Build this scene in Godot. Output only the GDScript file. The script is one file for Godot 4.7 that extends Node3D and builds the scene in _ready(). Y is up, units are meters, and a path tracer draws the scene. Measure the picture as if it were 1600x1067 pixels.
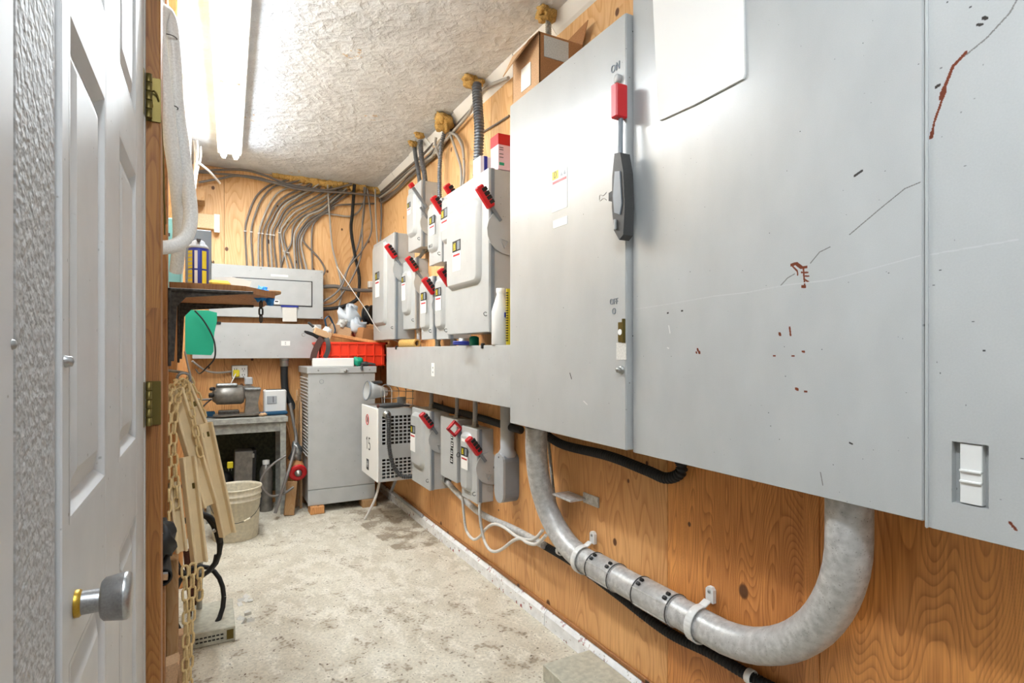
extends Node3D
# Units are metres. Points are written as (x, height, depth): x grows towards the wall with the cabinets,
# depth grows from the camera towards the far plywood wall (Godot's -z).
var O := Vector3.ZERO
var M := {}
var taken := {}
const RIGHT := 1.32
const BACK := 4.85
const CEIL := 2.61
const INNER := -0.16
const LAMP_COLOR := Color(0.94, 0.975, 1.0)
const LAMP_ENERGY := 1.5
const LAMP_GLOW := 24.0

func _ready() -> void:
	camera_and_light()
	make_materials()
	room()
	door()
	fixture()
	big_cabinets()
	switch_boxes()
	trough_and_pipes()
	lower_boxes()
	back_wall_gear()
	cables()
	far_corner()
	bench()
	shelf_and_hoses()
	left_pile()
	small_things()

func camera_and_light() -> void:
	var cam := Camera3D.new()
	cam.name = "camera"
	cam.projection = Camera3D.PROJECTION_FRUSTUM
	cam.near = 0.02
	cam.far = 60.0
	cam.size = 0.02 * 1067.0 / 880.0
	cam.frustum_offset = Vector2(0, 0.02 * 15.5 / 880.0)
	cam.position = Vector3(0, 1.2, 0)
	cam.rotation.y = -deg_to_rad(28.359)
	add_child(cam)
	cam.current = true
	var env := Environment.new()
	env.background_mode = Environment.BG_COLOR
	env.background_color = Color(0, 0, 0)
	env.tonemap_mode = Environment.TONE_MAPPER_LINEAR
	env.tonemap_exposure = 1.28
	env.sdfgi_enabled = true
	env.ssao_enabled = true
	env.ssil_enabled = true
	var we := WorldEnvironment.new()
	we.environment = env
	add_child(we)

# ---------------------------------------------------------------- helpers
func v(x: float, y: float, d: float) -> Vector3:
	return Vector3(x, y, -d)

func vs(a: Array) -> Array:
	var r := []
	for p in a: r.append(v(p[0], p[1], p[2]))
	return r

func S(flat := true) -> SurfaceTool:
	var st := SurfaceTool.new()
	st.begin(Mesh.PRIMITIVE_TRIANGLES)
	st.set_smooth_group(-1 if flat else 0)
	return st

func numbered(called: String) -> String:
	var n: int = taken.get(called, 0)
	taken[called] = n + 1
	return called if n == 0 else "%s_%03d" % [called, n]

func meta(o: Node, label: String, category: String, group := "") -> void:
	o.set_meta("label", label)
	o.set_meta("category", category)
	if group: o.set_meta("group", group)

func thing(called: String, label: String, category: String, base: Vector3, group := "") -> Node3D:
	var o := Node3D.new()
	o.name = numbered(called)
	add_child(o, true)
	o.position = base
	O = base
	meta(o, label, category, group)
	return o

func struct(called: String, base := Vector3.ZERO) -> Node3D:
	var o := Node3D.new()
	o.name = numbered(called)
	add_child(o, true)
	o.position = base
	O = base
	o.set_meta("kind", "structure")
	return o

func part(parent: Node, called: String, st: SurfaceTool, m: Material, label := "") -> MeshInstance3D:
	st.generate_normals()
	var o := MeshInstance3D.new()
	o.mesh = st.commit()
	o.material_override = m
	o.name = called
	o.cast_shadow = GeometryInstance3D.SHADOW_CASTING_SETTING_ON
	if label: o.set_meta("label", label)
	parent.add_child(o, true)
	return o

func single(called: String, label: String, category: String, st: SurfaceTool, m: Material, base: Vector3, group := "") -> MeshInstance3D:
	var o := part(self, numbered(called), st, m)
	o.position = base
	meta(o, label, category, group)
	return o

func at(base: Vector3) -> Vector3:
	O = base
	return base

func tri(st: SurfaceTool, a: Vector3, b: Vector3, c: Vector3) -> void:
	st.add_vertex(a - O)
	st.add_vertex(c - O)
	st.add_vertex(b - O)

func quad(st: SurfaceTool, a: Vector3, b: Vector3, c: Vector3, d: Vector3) -> void:
	tri(st, a, b, c)
	tri(st, a, c, d)

# quad with texture coordinates: a lower left, b lower right, c upper right, d upper left seen from outside
func uvquad(st: SurfaceTool, a: Vector3, b: Vector3, c: Vector3, d: Vector3) -> void:
	var ps := [a, c, b, a, d, c]
	var us := [Vector2(0, 1), Vector2(1, 0), Vector2(1, 1), Vector2(0, 1), Vector2(0, 0), Vector2(1, 0)]
	for i in 6:
		st.set_uv(us[i])
		st.add_vertex(ps[i] - O)

func obx(st: SurfaceTool, c: Vector3, size: Vector3, b := Basis.IDENTITY, ch := 0.002) -> void:
	var h := size * 0.5
	ch = minf(ch, minf(h.x, minf(h.y, h.z)) * 0.8)
	var P := func(sx: int, sy: int, sz: int, ax: int) -> Vector3:
		var q := Vector3(sx * (h.x - (0.0 if ax == 0 else ch)), sy * (h.y - (0.0 if ax == 1 else ch)), sz * (h.z - (0.0 if ax == 2 else ch)))
		return c + b * q
	for s in [-1, 1]:
		var f := [[P.call(s, -1, -1, 0), P.call(s, -1, 1, 0), P.call(s, 1, 1, 0), P.call(s, 1, -1, 0)],
			[P.call(-1, s, -1, 1), P.call(1, s, -1, 1), P.call(1, s, 1, 1), P.call(-1, s, 1, 1)],
			[P.call(-1, -1, s, 2), P.call(-1, 1, s, 2), P.call(1, 1, s, 2), P.call(1, -1, s, 2)]]
		for q in f:
			if s > 0: quad(st, q[3], q[2], q[1], q[0])
			else: quad(st, q[0], q[1], q[2], q[3])
	if ch <= 0.0: return
	for s in [-1, 1]:
		for t in [-1, 1]:
			_edge(st, s * t, P.call(s, t, -1, 0), P.call(s, t, 1, 0), P.call(s, t, 1, 1), P.call(s, t, -1, 1))
			_edge(st, -s * t, P.call(s, -1, t, 0), P.call(s, 1, t, 0), P.call(s, 1, t, 2), P.call(s, -1, t, 2))
			_edge(st, s * t, P.call(-1, s, t, 1), P.call(1, s, t, 1), P.call(1, s, t, 2), P.call(-1, s, t, 2))
			for u in [-1, 1]:
				var a: Vector3 = P.call(s, t, u, 0)
				var e: Vector3 = P.call(s, t, u, 1)
				var g: Vector3 = P.call(s, t, u, 2)
				if s * t * u > 0: tri(st, a, e, g)
				else: tri(st, a, g, e)

func _edge(st: SurfaceTool, s: int, a: Vector3, b: Vector3, c: Vector3, d: Vector3) -> void:
	if s > 0: quad(st, d, c, b, a)
	else: quad(st, a, b, c, d)

func bx(st: SurfaceTool, x0: float, x1: float, y0: float, y1: float, d0: float, d1: float, ch := 0.002) -> void:
	obx(st, v((x0 + x1) / 2, (y0 + y1) / 2, (d0 + d1) / 2), Vector3(absf(x1 - x0), absf(y1 - y0), absf(d1 - d0)), Basis.IDENTITY, ch)

func frame(dir: Vector3, hint := Vector3.UP) -> Basis:
	var y := dir.normalized()
	if absf(y.dot(hint.normalized())) > 0.98: hint = Vector3(1, 0.1, 0.2)
	var x := hint.cross(y).normalized()
	return Basis(x, y, x.cross(y))

# a bar from a to b, w wide across the hint, t thick along it
func bar(st: SurfaceTool, a: Vector3, b: Vector3, w: float, t: float, hint := Vector3.UP, ch := 0.002) -> void:
	obx(st, (a + b) / 2, Vector3(w, a.distance_to(b), t), frame(b - a, hint), ch)

func curve(p: Array, n := 6) -> Array:
	if p.size() < 3: return p
	var r := []
	for i in p.size() - 1:
		var a: Vector3 = p[maxi(i - 1, 0)]
		var b: Vector3 = p[i]
		var c: Vector3 = p[i + 1]
		var d: Vector3 = p[mini(i + 2, p.size() - 1)]
		for k in n: r.append(b.cubic_interpolate(c, a, d, k / float(n)))
	r.append(p[-1])
	return r

func resample(p: Array, step: float) -> Array:
	var r := [p[0]]
	var left := step
	for i in p.size() - 1:
		var a: Vector3 = p[i]
		var b: Vector3 = p[i + 1]
		var l := a.distance_to(b)
		var done := 0.0
		while l - done >= left:
			done += left
			r.append(a.lerp(b, done / l))
			left = step
		left -= l - done
	return r

func tube(st: SurfaceTool, p: Array, r: float, n := 8, radii := [], closed := false, ribs := false) -> void:
	st.set_smooth_group(0)
	var rings := []
	var m := p.size()
	var t0: Vector3 = (p[1] - p[0]).normalized()
	var x := frame(t0).x
	for i in m:
		var t: Vector3
		if closed: t = (p[(i + 1) % m] - p[(i + m - 1) % m]).normalized()
		else: t = (p[mini(i + 1, m - 1)] - p[maxi(i - 1, 0)]).normalized()
		x = (x - t * x.dot(t)).normalized()
		var y := t.cross(x)
		var rr: float = r if radii.is_empty() else radii[i]
		var ring := []
		for k in n:
			var a := TAU * k / n
			ring.append(p[i] + (x * cos(a) + y * sin(a)) * rr)
		rings.append(ring)
	var last := m if closed else m - 1
	for i in last:
		var A: Array = rings[i]
		var B: Array = rings[(i + 1) % m]
		if ribs: st.set_smooth_group(1 + i % 4)
		for k in n:
			quad(st, A[k], A[(k + 1) % n], B[(k + 1) % n], B[k])
	if not closed:
		st.set_smooth_group(-1)
		for k in n:
			tri(st, p[0], rings[0][(k + 1) % n], rings[0][k])
			tri(st, p[m - 1], rings[m - 1][k], rings[m - 1][(k + 1) % n])

# ribbed hose or armoured conduit
func ribbed(st: SurfaceTool, p: Array, r: float, pitch: float, depth := 0.14, n := 14) -> void:
	var q := resample(curve(p, 10), pitch / 4)
	var radii := []
	for i in q.size(): radii.append(r if i % 4 < 2 else r * (1.0 - depth))
	tube(st, q, r, n, radii, false, true)

# profile: pairs of radius and position along the axis, first to last with the outside on the left
func lathe(st: SurfaceTool, base: Vector3, axis: Vector3, profile: Array, n := 20, smooth := true) -> void:
	st.set_smooth_group(0 if smooth else -1)
	var b := frame(axis)
	var rings := []
	for q in profile:
		var ring := []
		for k in n:
			var a := TAU * k / n
			ring.append(base + b.y * q[1] + (b.z * cos(a) + b.x * sin(a)) * q[0])
		rings.append(ring)
	for i in profile.size() - 1:
		if profile[i][0] == profile[i + 1][0] or not smooth or absf(profile[i][1] - profile[i + 1][1]) < 0.0005: st.set_smooth_group(i % 2 + 1 if smooth else -1)
		for k in n:
			var l := (k + 1) % n
			if profile[i][0] < 1e-6: tri(st, rings[i][k], rings[i + 1][l], rings[i + 1][k])
			elif profile[i + 1][0] < 1e-6: tri(st, rings[i][k], rings[i][l], rings[i + 1][k])
			else: quad(st, rings[i][k], rings[i][l], rings[i + 1][l], rings[i + 1][k])

func ring(st: SurfaceTool, c: Vector3, axis: Vector3, R: float, r: float, n := 24, k := 6) -> void:
	var b := frame(axis)
	var p := []
	for i in n: p.append(c + (b.z * cos(TAU * i / n) + b.x * sin(TAU * i / n)) * R)
	tube(st, p, r, k, [], true)

# poly: 2D points counter-clockwise seen against w (from outside); u and w2 are the plane's axes
func prism(st: SurfaceTool, poly: Array, o: Vector3, ux: Vector3, uy: Vector3, depth: float) -> void:
	st.set_smooth_group(-1)
	var pts := PackedVector2Array(poly)
	if not Geometry2D.is_polygon_clockwise(pts): pts.reverse()
	pts.reverse()
	var n := ux.cross(uy).normalized()
	var f := []
	var g := []
	for q in pts:
		var w := o + ux * q.x + uy * q.y
		f.append(w)
		g.append(w - n * depth)
	var idx := Geometry2D.triangulate_polygon(pts)
	for i in range(0, idx.size(), 3):
		var a := pts[idx[i]]
		var ccw := (pts[idx[i + 1]] - a).cross(pts[idx[i + 2]] - a) > 0
		var j := 1 if ccw else 2
		tri(st, f[idx[i]], f[idx[i + j]], f[idx[i + 3 - j]])
		tri(st, g[idx[i]], g[idx[i + 3 - j]], g[idx[i + j]])
	for i in pts.size():
		var j := (i + 1) % pts.size()
		quad(st, f[i], g[i], g[j], f[j])

# raised pan on a face that looks towards -x: base rectangle, sloping rim, flat top
func pan(st: SurfaceTool, xb: float, xt: float, d0: float, d1: float, y0: float, y1: float, bev: float, rc := 0.0) -> void:
	st.set_smooth_group(-1)
	var loop := func(x: float, i: float) -> Array:
		var r := maxf(rc - i, 0.004)
		var out := []
		for c in [[d0 + i + r, y0 + i + r, PI], [d0 + i + r, y1 - i - r, PI / 2], [d1 - i - r, y1 - i - r, 0.0], [d1 - i - r, y0 + i + r, -PI / 2]]:
			for k in 5:
				var a: float = c[2] + PI / 2 - k * PI / 8
				out.append(v(x, c[1] + sin(a) * r, c[0] + cos(a) * r))
		return out
	var ls := [loop.call(xb, 0.0), loop.call(lerpf(xb, xt, 0.75), bev * 0.5), loop.call(xt, bev)]
	var n: int = ls[0].size()
	st.set_smooth_group(0)
	for j in 2:
		for i in n:
			var k := (i + 1) % n
			quad(st, ls[j][i], ls[j][k], ls[j + 1][k], ls[j + 1][i])
	st.set_smooth_group(-1)
	var m := v(xt, (y0 + y1) / 2, (d0 + d1) / 2)
	for i in n: tri(st, m, ls[2][i], ls[2][(i + 1) % n])

func blob(st: SurfaceTool, c: Vector3, r: Vector3, sd: int, rough := 0.25, freq := 1.6) -> void:
	st.set_smooth_group(0)
	var nz := FastNoiseLite.new()
	nz.seed = sd
	nz.frequency = freq
	var P := func(i: int, j: int) -> Vector3:
		var a := TAU * (j % 14) / 14.0
		var b := PI * i / 8.0
		var d := Vector3(sin(b) * cos(a), cos(b), sin(b) * sin(a))
		return c + d * r * (1.0 + rough * nz.get_noise_3dv(d) * 2.0)
	for i in 8:
		for j in 14:
			if i > 0: tri(st, P.call(i, j), P.call(i, j + 1), P.call(i + 1, j))
			if i < 7: tri(st, P.call(i, j + 1), P.call(i + 1, j + 1), P.call(i + 1, j))

const FACE_LEFT := Basis(Vector3(0, 0, 1), Vector3(0, 1, 0), Vector3(-1, 0, 0))

func words(parent: Node, called: String, what: String, height: float, pos: Vector3, b: Basis, m: Material, depth := 0.001) -> void:
	var t := TextMesh.new()
	var f := SystemFont.new()
	f.font_names = PackedStringArray(["Droid Sans"])
	t.font = f
	t.text = what
	t.font_size = 32
	t.pixel_size = height / 23.0
	t.depth = depth
	t.curve_step = 2.0
	var o := MeshInstance3D.new()
	o.mesh = t
	o.material_override = m
	o.name = called
	o.transform = Transform3D(b, pos - O)
	parent.add_child(o, true)

# ---------------------------------------------------------------- materials
func noise(sd: int, freq: float, oct := 4) -> FastNoiseLite:
	var n := FastNoiseLite.new()
	n.seed = sd
	n.frequency = freq
	n.fractal_octaves = oct
	n.noise_type = FastNoiseLite.TYPE_SIMPLEX_SMOOTH
	return n

func tex(im: Image) -> ImageTexture:
	return ImageTexture.create_from_image(im)

func from_bytes(b: PackedByteArray, w: int, h: int) -> Image:
	return Image.create_from_data(w, h, false, Image.FORMAT_RGB8, b)

func ply_image(sd: int, w: int, h: int, light: Color, dark: Color, rings: float, knots: int, wide: float, tall: float) -> Image:
	var n1 := noise(sd, 1.0, 2)
	var n2 := noise(sd + 1, 1.0, 3)
	var rng := RandomNumberGenerator.new()
	rng.seed = sd
	var ks := []
	for i in knots: ks.append([rng.randf() * wide, rng.randf() * tall, rng.randf_range(0.004, 0.012)])
	var b := PackedByteArray()
	b.resize(w * h * 3)
	var p := 0
	for y in h:
		var ym := tall * y / h
		for x in w:
			var xm := wide * x / w
			var warp := n1.get_noise_2d(xm * 4.5, ym * 0.9)
			var c := fposmod(warp * rings + xm * 3.0, 1.0)
			var line := c * c * c if c < 0.93 else (1.0 - c) * 11.0
			var fine := n2.get_noise_2d(xm * 160.0, ym * 5.0)
			var tone := n1.get_noise_2d(xm * 1.7 + 30.0, ym * 0.7)
			var k := clampf(0.25 + line * 0.5 + fine * 0.28 + tone * 0.3, 0.0, 1.0)
			var col := light.lerp(dark, k)
			for q in ks:
				var dx: float = (xm - q[0]) / q[2]
				var dy: float = (ym - q[1]) / (q[2] * 1.3)
				var e := dx * dx + dy * dy
				if e < 4.0: col = col.lerp(Color(0.30, 0.16, 0.07), clampf(1.6 - e * 0.6, 0.0, 0.85))
			b[p] = int(col.r * 255)
			b[p + 1] = int(col.g * 255)
			b[p + 2] = int(col.b * 255)
			p += 3
	return from_bytes(b, w, h)

func mottle(sd: int, freq: float, lo: float, hi: float, specks := 0, size := 512) -> Image:
	var im: Image = noise(sd, freq, 5).get_seamless_image(size, size)
	im.convert(Image.FORMAT_L8)
	var src := im.get_data()
	var b := PackedByteArray()
	b.resize(size * size * 3)
	for i in size * size:
		var k := int(255.0 * lerpf(lo, hi, src[i] / 255.0))
		b[i * 3] = k
		b[i * 3 + 1] = k
		b[i * 3 + 2] = k
	var out := from_bytes(b, size, size)
	var rng := RandomNumberGenerator.new()
	rng.seed = sd
	for i in specks:
		var g := rng.randf_range(0.25, 0.7) * hi
		out.fill_rect(Rect2i(rng.randi() % size, rng.randi() % size, 1 + rng.randi() % 2, 1 + rng.randi() % 2), Color(g, g * 0.95, g * 0.9))
	return out

func mat(color: Color, rough := 0.6, metal := 0.0, t: Texture2D = null, scale := 1.0) -> StandardMaterial3D:
	var m := StandardMaterial3D.new()
	m.albedo_color = color
	m.roughness = rough
	m.metallic = metal
	if t:
		m.albedo_texture = t
		m.uv1_triplanar = true
		m.uv1_world_triplanar = true
		m.uv1_scale = Vector3.ONE * scale
	return m

func make_materials() -> void:
	M.glow = StandardMaterial3D.new()
	M.glow.albedo_color = Color(0.95, 0.95, 0.95)
	M.glow.emission_enabled = true
	M.glow.emission = LAMP_COLOR
	M.glow.emission_energy_multiplier = LAMP_GLOW
	var soft := tex(mottle(3, 0.012, 0.95, 1.0, 60))
	var dirty := tex(mottle(5, 0.02, 0.55, 1.0, 900))
	var fine := tex(mottle(7, 0.12, 0.82, 1.0, 0, 256))
	M.enamel = mat(Color(0.722, 0.730, 0.727), 0.34, 0.0, soft, 1.1)
	M.cream = mat(Color(0.80, 0.79, 0.72), 0.5, 0.0, tex(mottle(43, 0.03, 0.82, 1.0, 300)), 2.0)
	M.pine = mat(Color(0.93, 0.82, 0.65), 0.7, 0.0, fine, 4.0)
	M.olive = mat(Color(0.30, 0.31, 0.22), 0.7, 0.0, dirty, 3.0)
	M.lip = mat(Color(0.50, 0.53, 0.56), 0.4, 0.0, soft, 2.0)
	M.seam = mat(Color(0.16, 0.16, 0.17), 0.7)
	M.black = mat(Color(0.07, 0.07, 0.075), 0.5)
	M.rubber = mat(Color(0.12, 0.125, 0.13), 0.6, 0.0, fine, 8.0)
	M.darkgrey = mat(Color(0.27, 0.27, 0.27), 0.55, 0.0, fine, 8.0)
	M.red = mat(Color(0.76, 0.08, 0.12), 0.4)
	M.white = mat(Color(0.93, 0.93, 0.92), 0.6)
	M.paper = mat(Color(0.90, 0.89, 0.86), 0.9, 0.0, fine, 6.0)
	M.yellow = mat(Color(0.86, 0.78, 0.16), 0.5)
	M.galv = mat(Color(0.74, 0.75, 0.75), 0.36, 0.75, dirty, 3.0)
	M.zinc = mat(Color(0.70, 0.70, 0.68), 0.42, 0.8, fine, 9.0)
	M.steel = mat(Color(0.62, 0.62, 0.61), 0.4, 0.85)
	M.armour = mat(Color(0.50, 0.52, 0.55), 0.4, 0.5, fine, 9.0)
	M.pipe = mat(Color(0.86, 0.86, 0.855), 0.4, 0.2, tex(mottle(21, 0.03, 0.72, 1.0, 1500)), 2.4)
	M.pvc = mat(Color(0.66, 0.67, 0.68), 0.5, 0.0, soft, 3.0)
	M.cable = mat(Color(0.50, 0.475, 0.455), 0.38, 0.15, fine, 10.0)
	M.cable_pale = mat(Color(0.72, 0.70, 0.67), 0.5, 0.0, fine, 10.0)
	M.cable_white = mat(Color(0.84, 0.83, 0.81), 0.5)
	M.brass = mat(Color(0.72, 0.58, 0.22), 0.35, 0.8, fine, 12.0)
	M.bronze = mat(Color(0.46, 0.40, 0.20), 0.42, 0.7, fine, 20.0)
	M.foam = mat(Color(0.97, 0.78, 0.44), 0.8, 0.0, tex(mottle(9, 0.06, 0.55, 1.0, 0, 256)), 9.0)
	M.card = mat(Color(0.74, 0.52, 0.33), 0.85, 0.0, fine, 5.0)
	M.card_pale = mat(Color(0.84, 0.68, 0.52), 0.85, 0.0, fine, 5.0)
	M.beige = mat(Color(0.93, 0.84, 0.67), 0.5, 0.0, soft, 3.0)
	M.chain = mat(Color(0.92, 0.80, 0.57), 0.5, 0.0, fine, 7.0)
	M.bucket = mat(Color(0.90, 0.86, 0.76), 0.5, 0.0, tex(mottle(31, 0.03, 0.80, 1.0, 700)), 2.5)
	M.orange = mat(Color(0.93, 0.24, 0.12), 0.4)
	M.green = mat(Color(0.05, 0.60, 0.47), 0.5)
	M.teal = mat(Color(0.58, 0.84, 0.84), 0.45)
	M.hose = mat(Color(0.97, 0.97, 0.96), 0.35, 0.0, fine, 5.0)
	M.blue = mat(Color(0.10, 0.17, 0.55), 0.4)
	M.bluerag = mat(Color(0.10, 0.52, 0.86), 0.7)
	M.iron = mat(Color(0.34, 0.32, 0.30), 0.5, 0.5, dirty, 6.0)
	M.castiron = mat(Color(0.56, 0.54, 0.51), 0.4, 0.45, tex(mottle(45, 0.015, 0.75, 1.0, 200)), 2.5)
	M.benchgrey = mat(Color(0.70, 0.70, 0.67), 0.55, 0.0, tex(mottle(41, 0.02, 0.74, 1.0, 500)), 2.0)
	M.door = mat(Color(0.785, 0.785, 0.785), 0.42, 0.0, soft, 1.3)
	M.nickel = mat(Color(0.70, 0.70, 0.70), 0.32, 0.9, fine, 10.0)
	M.bag = mat(Color(0.80, 0.82, 0.84), 0.25)
	M.pvc_white = mat(Color(0.88, 0.88, 0.87), 0.4)
	M.rust = mat(Color(0.42, 0.22, 0.15), 0.7, 0.0, dirty, 6.0)
	M.sand_blue = mat(Color(0.12, 0.32, 0.45), 0.9, 0.0, fine, 8.0)
	M.sand_brown = mat(Color(0.36, 0.25, 0.23), 0.9, 0.0, fine, 8.0)
	# wood
	var pale := tex(ply_image(11, 1024, 1024, Color(0.93, 0.78, 0.58), Color(0.78, 0.55, 0.32), 5.0, 34, 1.6, 2.7))
	var warm := tex(ply_image(17, 1024, 1024, Color(0.92, 0.71, 0.47), Color(0.70, 0.46, 0.25), 7.0, 16, 1.3, 1.4))
	var deep := tex(ply_image(23, 1024, 1024, Color(0.90, 0.62, 0.34), Color(0.58, 0.33, 0.15), 16.0, 8, 0.9, 1.3))
	M.ply = mat(Color(1, 1, 1), 0.55, 0.0, pale)
	M.ply.uv1_scale = Vector3(1 / 1.6, 1 / 2.7, 1 / 1.6)
	M.ply_warm = mat(Color(1, 1, 1), 0.5, 0.0, warm)
	M.ply_warm.uv1_scale = Vector3(1 / 1.3, 1 / 1.4, 1 / 1.3)
	M.ply_deep = mat(Color(1, 1, 1), 0.42, 0.0, deep)
	M.ply_deep.uv1_scale = Vector3(1 / 0.9, 1 / 1.3, 1 / 0.9)
	M.stud = mat(Color(0.72, 0.72, 0.68), 0.6, 0.0, deep)
	M.stud.uv1_scale = Vector3(1 / 0.6, 1 / 1.3, 1 / 0.6)
	M.stud_pale = mat(Color(0.95, 0.92, 0.90), 0.6, 0.0, warm)
	M.stud_pale.uv1_scale = Vector3(1 / 0.9, 1 / 1.1, 1 / 0.9)
	M.board = mat(Color(0.74, 0.68, 0.62), 0.6, 0.0, warm)
	M.board.uv1_scale = Vector3(1 / 0.9, 1 / 1.3, 1 / 0.9)
	M.oldwood = mat(Color(0.72, 0.70, 0.68), 0.75, 0.0, pale)
	M.oldwood.uv1_scale = Vector3(1 / 0.7, 1 / 1.2, 1 / 0.7)
	M.floor = floor_material()
	var ridged := noise(51, 0.017, 5)
	ridged.fractal_type = FastNoiseLite.FRACTAL_RIDGED
	ridged.domain_warp_enabled = true
	ridged.domain_warp_amplitude = 24.0
	ridged.domain_warp_frequency = 0.02
	var plaster: Image = ridged.get_seamless_image(1024, 1024)
	M.ceiling = mat(Color(0.90, 0.93, 0.965), 0.75, 0.0, tex(ceiling_image()))
	M.ceiling.uv1_scale = Vector3(0.5, 0.5, 0.5)
	M.ceiling.heightmap_enabled = true
	M.ceiling.heightmap_texture = tex(plaster)
	M.ceiling.heightmap_scale = 0.7
	M.rough_wall = mat(Color(0.74, 0.74, 0.74), 0.55, 0.0, fine, 3.0)
	var coarse: Image = noise(61, 0.05, 4).get_seamless_image(512, 512)
	M.rough_wall.heightmap_enabled = true
	M.rough_wall.heightmap_texture = tex(coarse)
	M.rough_wall.heightmap_scale = 0.22
	M.wallpaint = mat(Color(0.78, 0.78, 0.77), 0.7, 0.0, soft, 1.0)
	M.base = mat(Color(1, 1, 1), 0.6, 0.0, tex(chipped_image()))
	M.base.uv1_scale = Vector3(1, 1, 1) * 1.2

func ceiling_image() -> Image:
	var im := mottle(53, 0.008, 0.88, 1.0, 120, 1024)
	var n := noise(57, 0.02, 4)
	for i in 7:
		var c := Vector2(120 + (i * 331) % 800, 140 + (i * 173) % 800)
		for y in range(-34, 34):
			for x in range(-34, 34):
				var q := c + Vector2(x, y)
				if n.get_noise_2dv(q * 2.0) > 0.24 + Vector2(x, y).length() * 0.007 and i < 4:
					im.set_pixelv(Vector2i(q), im.get_pixelv(Vector2i(q)) * Color(0.95, 0.84, 0.72))
	return im

func chipped_image() -> Image:
	var im := mottle(71, 0.02, 0.86, 0.98, 200, 512)
	var n := noise(73, 0.03, 4)
	for y in 512:
		for x in 512:
			var k := n.get_noise_2d(x, y)
			if k > 0.46: im.set_pixel(x, y, Color(0.62, 0.20, 0.22) if k > 0.52 else Color(0.55, 0.49, 0.42))
	return im

func floor_material() -> StandardMaterial3D:
	var w := 640
	var h := 1920
	var n1 := noise(81, 1.0, 4)
	var n2 := noise(83, 1.0, 4)
	var n3 := noise(85, 1.0, 3)
	var b := PackedByteArray()
	b.resize(w * h * 3)
	var p := 0
	for y in h:
		var d := 4.9 - 6.2 * y / h
		for x in w:
			var xm := -0.2 + 1.6 * x / w
			var a := n1.get_noise_2d(xm * 3.0, d * 3.0)
			var g := n2.get_noise_2d(xm * 45.0, d * 45.0)
			var c := n3.get_noise_2d(xm * 9.0 + 7.0, d * 5.0)
			var col := Color(0.83, 0.805, 0.74).lerp(Color(0.745, 0.71, 0.635), clampf(0.5 + a * 1.0, 0.0, 1.0))
			# worn remains of white paint, ragged outlines
			var mid := 1.0 - clampf(absf(xm - 0.75) * 1.5 - 0.25, 0.0, 1.0)
			var far := clampf(1.2 - absf(d - 3.3) * 0.55, 0.0, 1.0)
			var paint := clampf((c * 0.8 + a * 0.6 + g * 0.3 + mid * far * 0.5 - 0.34) * 3.0, 0.0, 1.0)
			col = col.lerp(Color(0.90, 0.88, 0.83), paint * 0.55)
			# swept dirt along the wall and under the boxes
			var dirt := clampf((n1.get_noise_2d(xm * 6.0 + 40.0, d * 6.0) * 0.9 + g * 0.6 + (0.55 if d > 3.3 and xm > 1.0 - (d - 3.3) * 0.12 else 0.0) + (0.16 if d < 2.7 + a else 0.0) - 0.42) * 3.5, 0.0, 1.0)
			col = col.lerp(Color(0.43, 0.36, 0.28), dirt * 0.55)
			col = col * (1.0 + g * 0.13)
			if g > 0.47: col = col * 0.66
			b[p] = clampi(int(col.r * 255), 0, 255)
			b[p + 1] = clampi(int(col.g * 255), 0, 255)
			b[p + 2] = clampi(int(col.b * 255), 0, 255)
			p += 3
	var m := mat(Color(1, 1, 1), 0.62)
	m.albedo_texture = tex(from_bytes(b, w, h))
	return m

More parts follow.
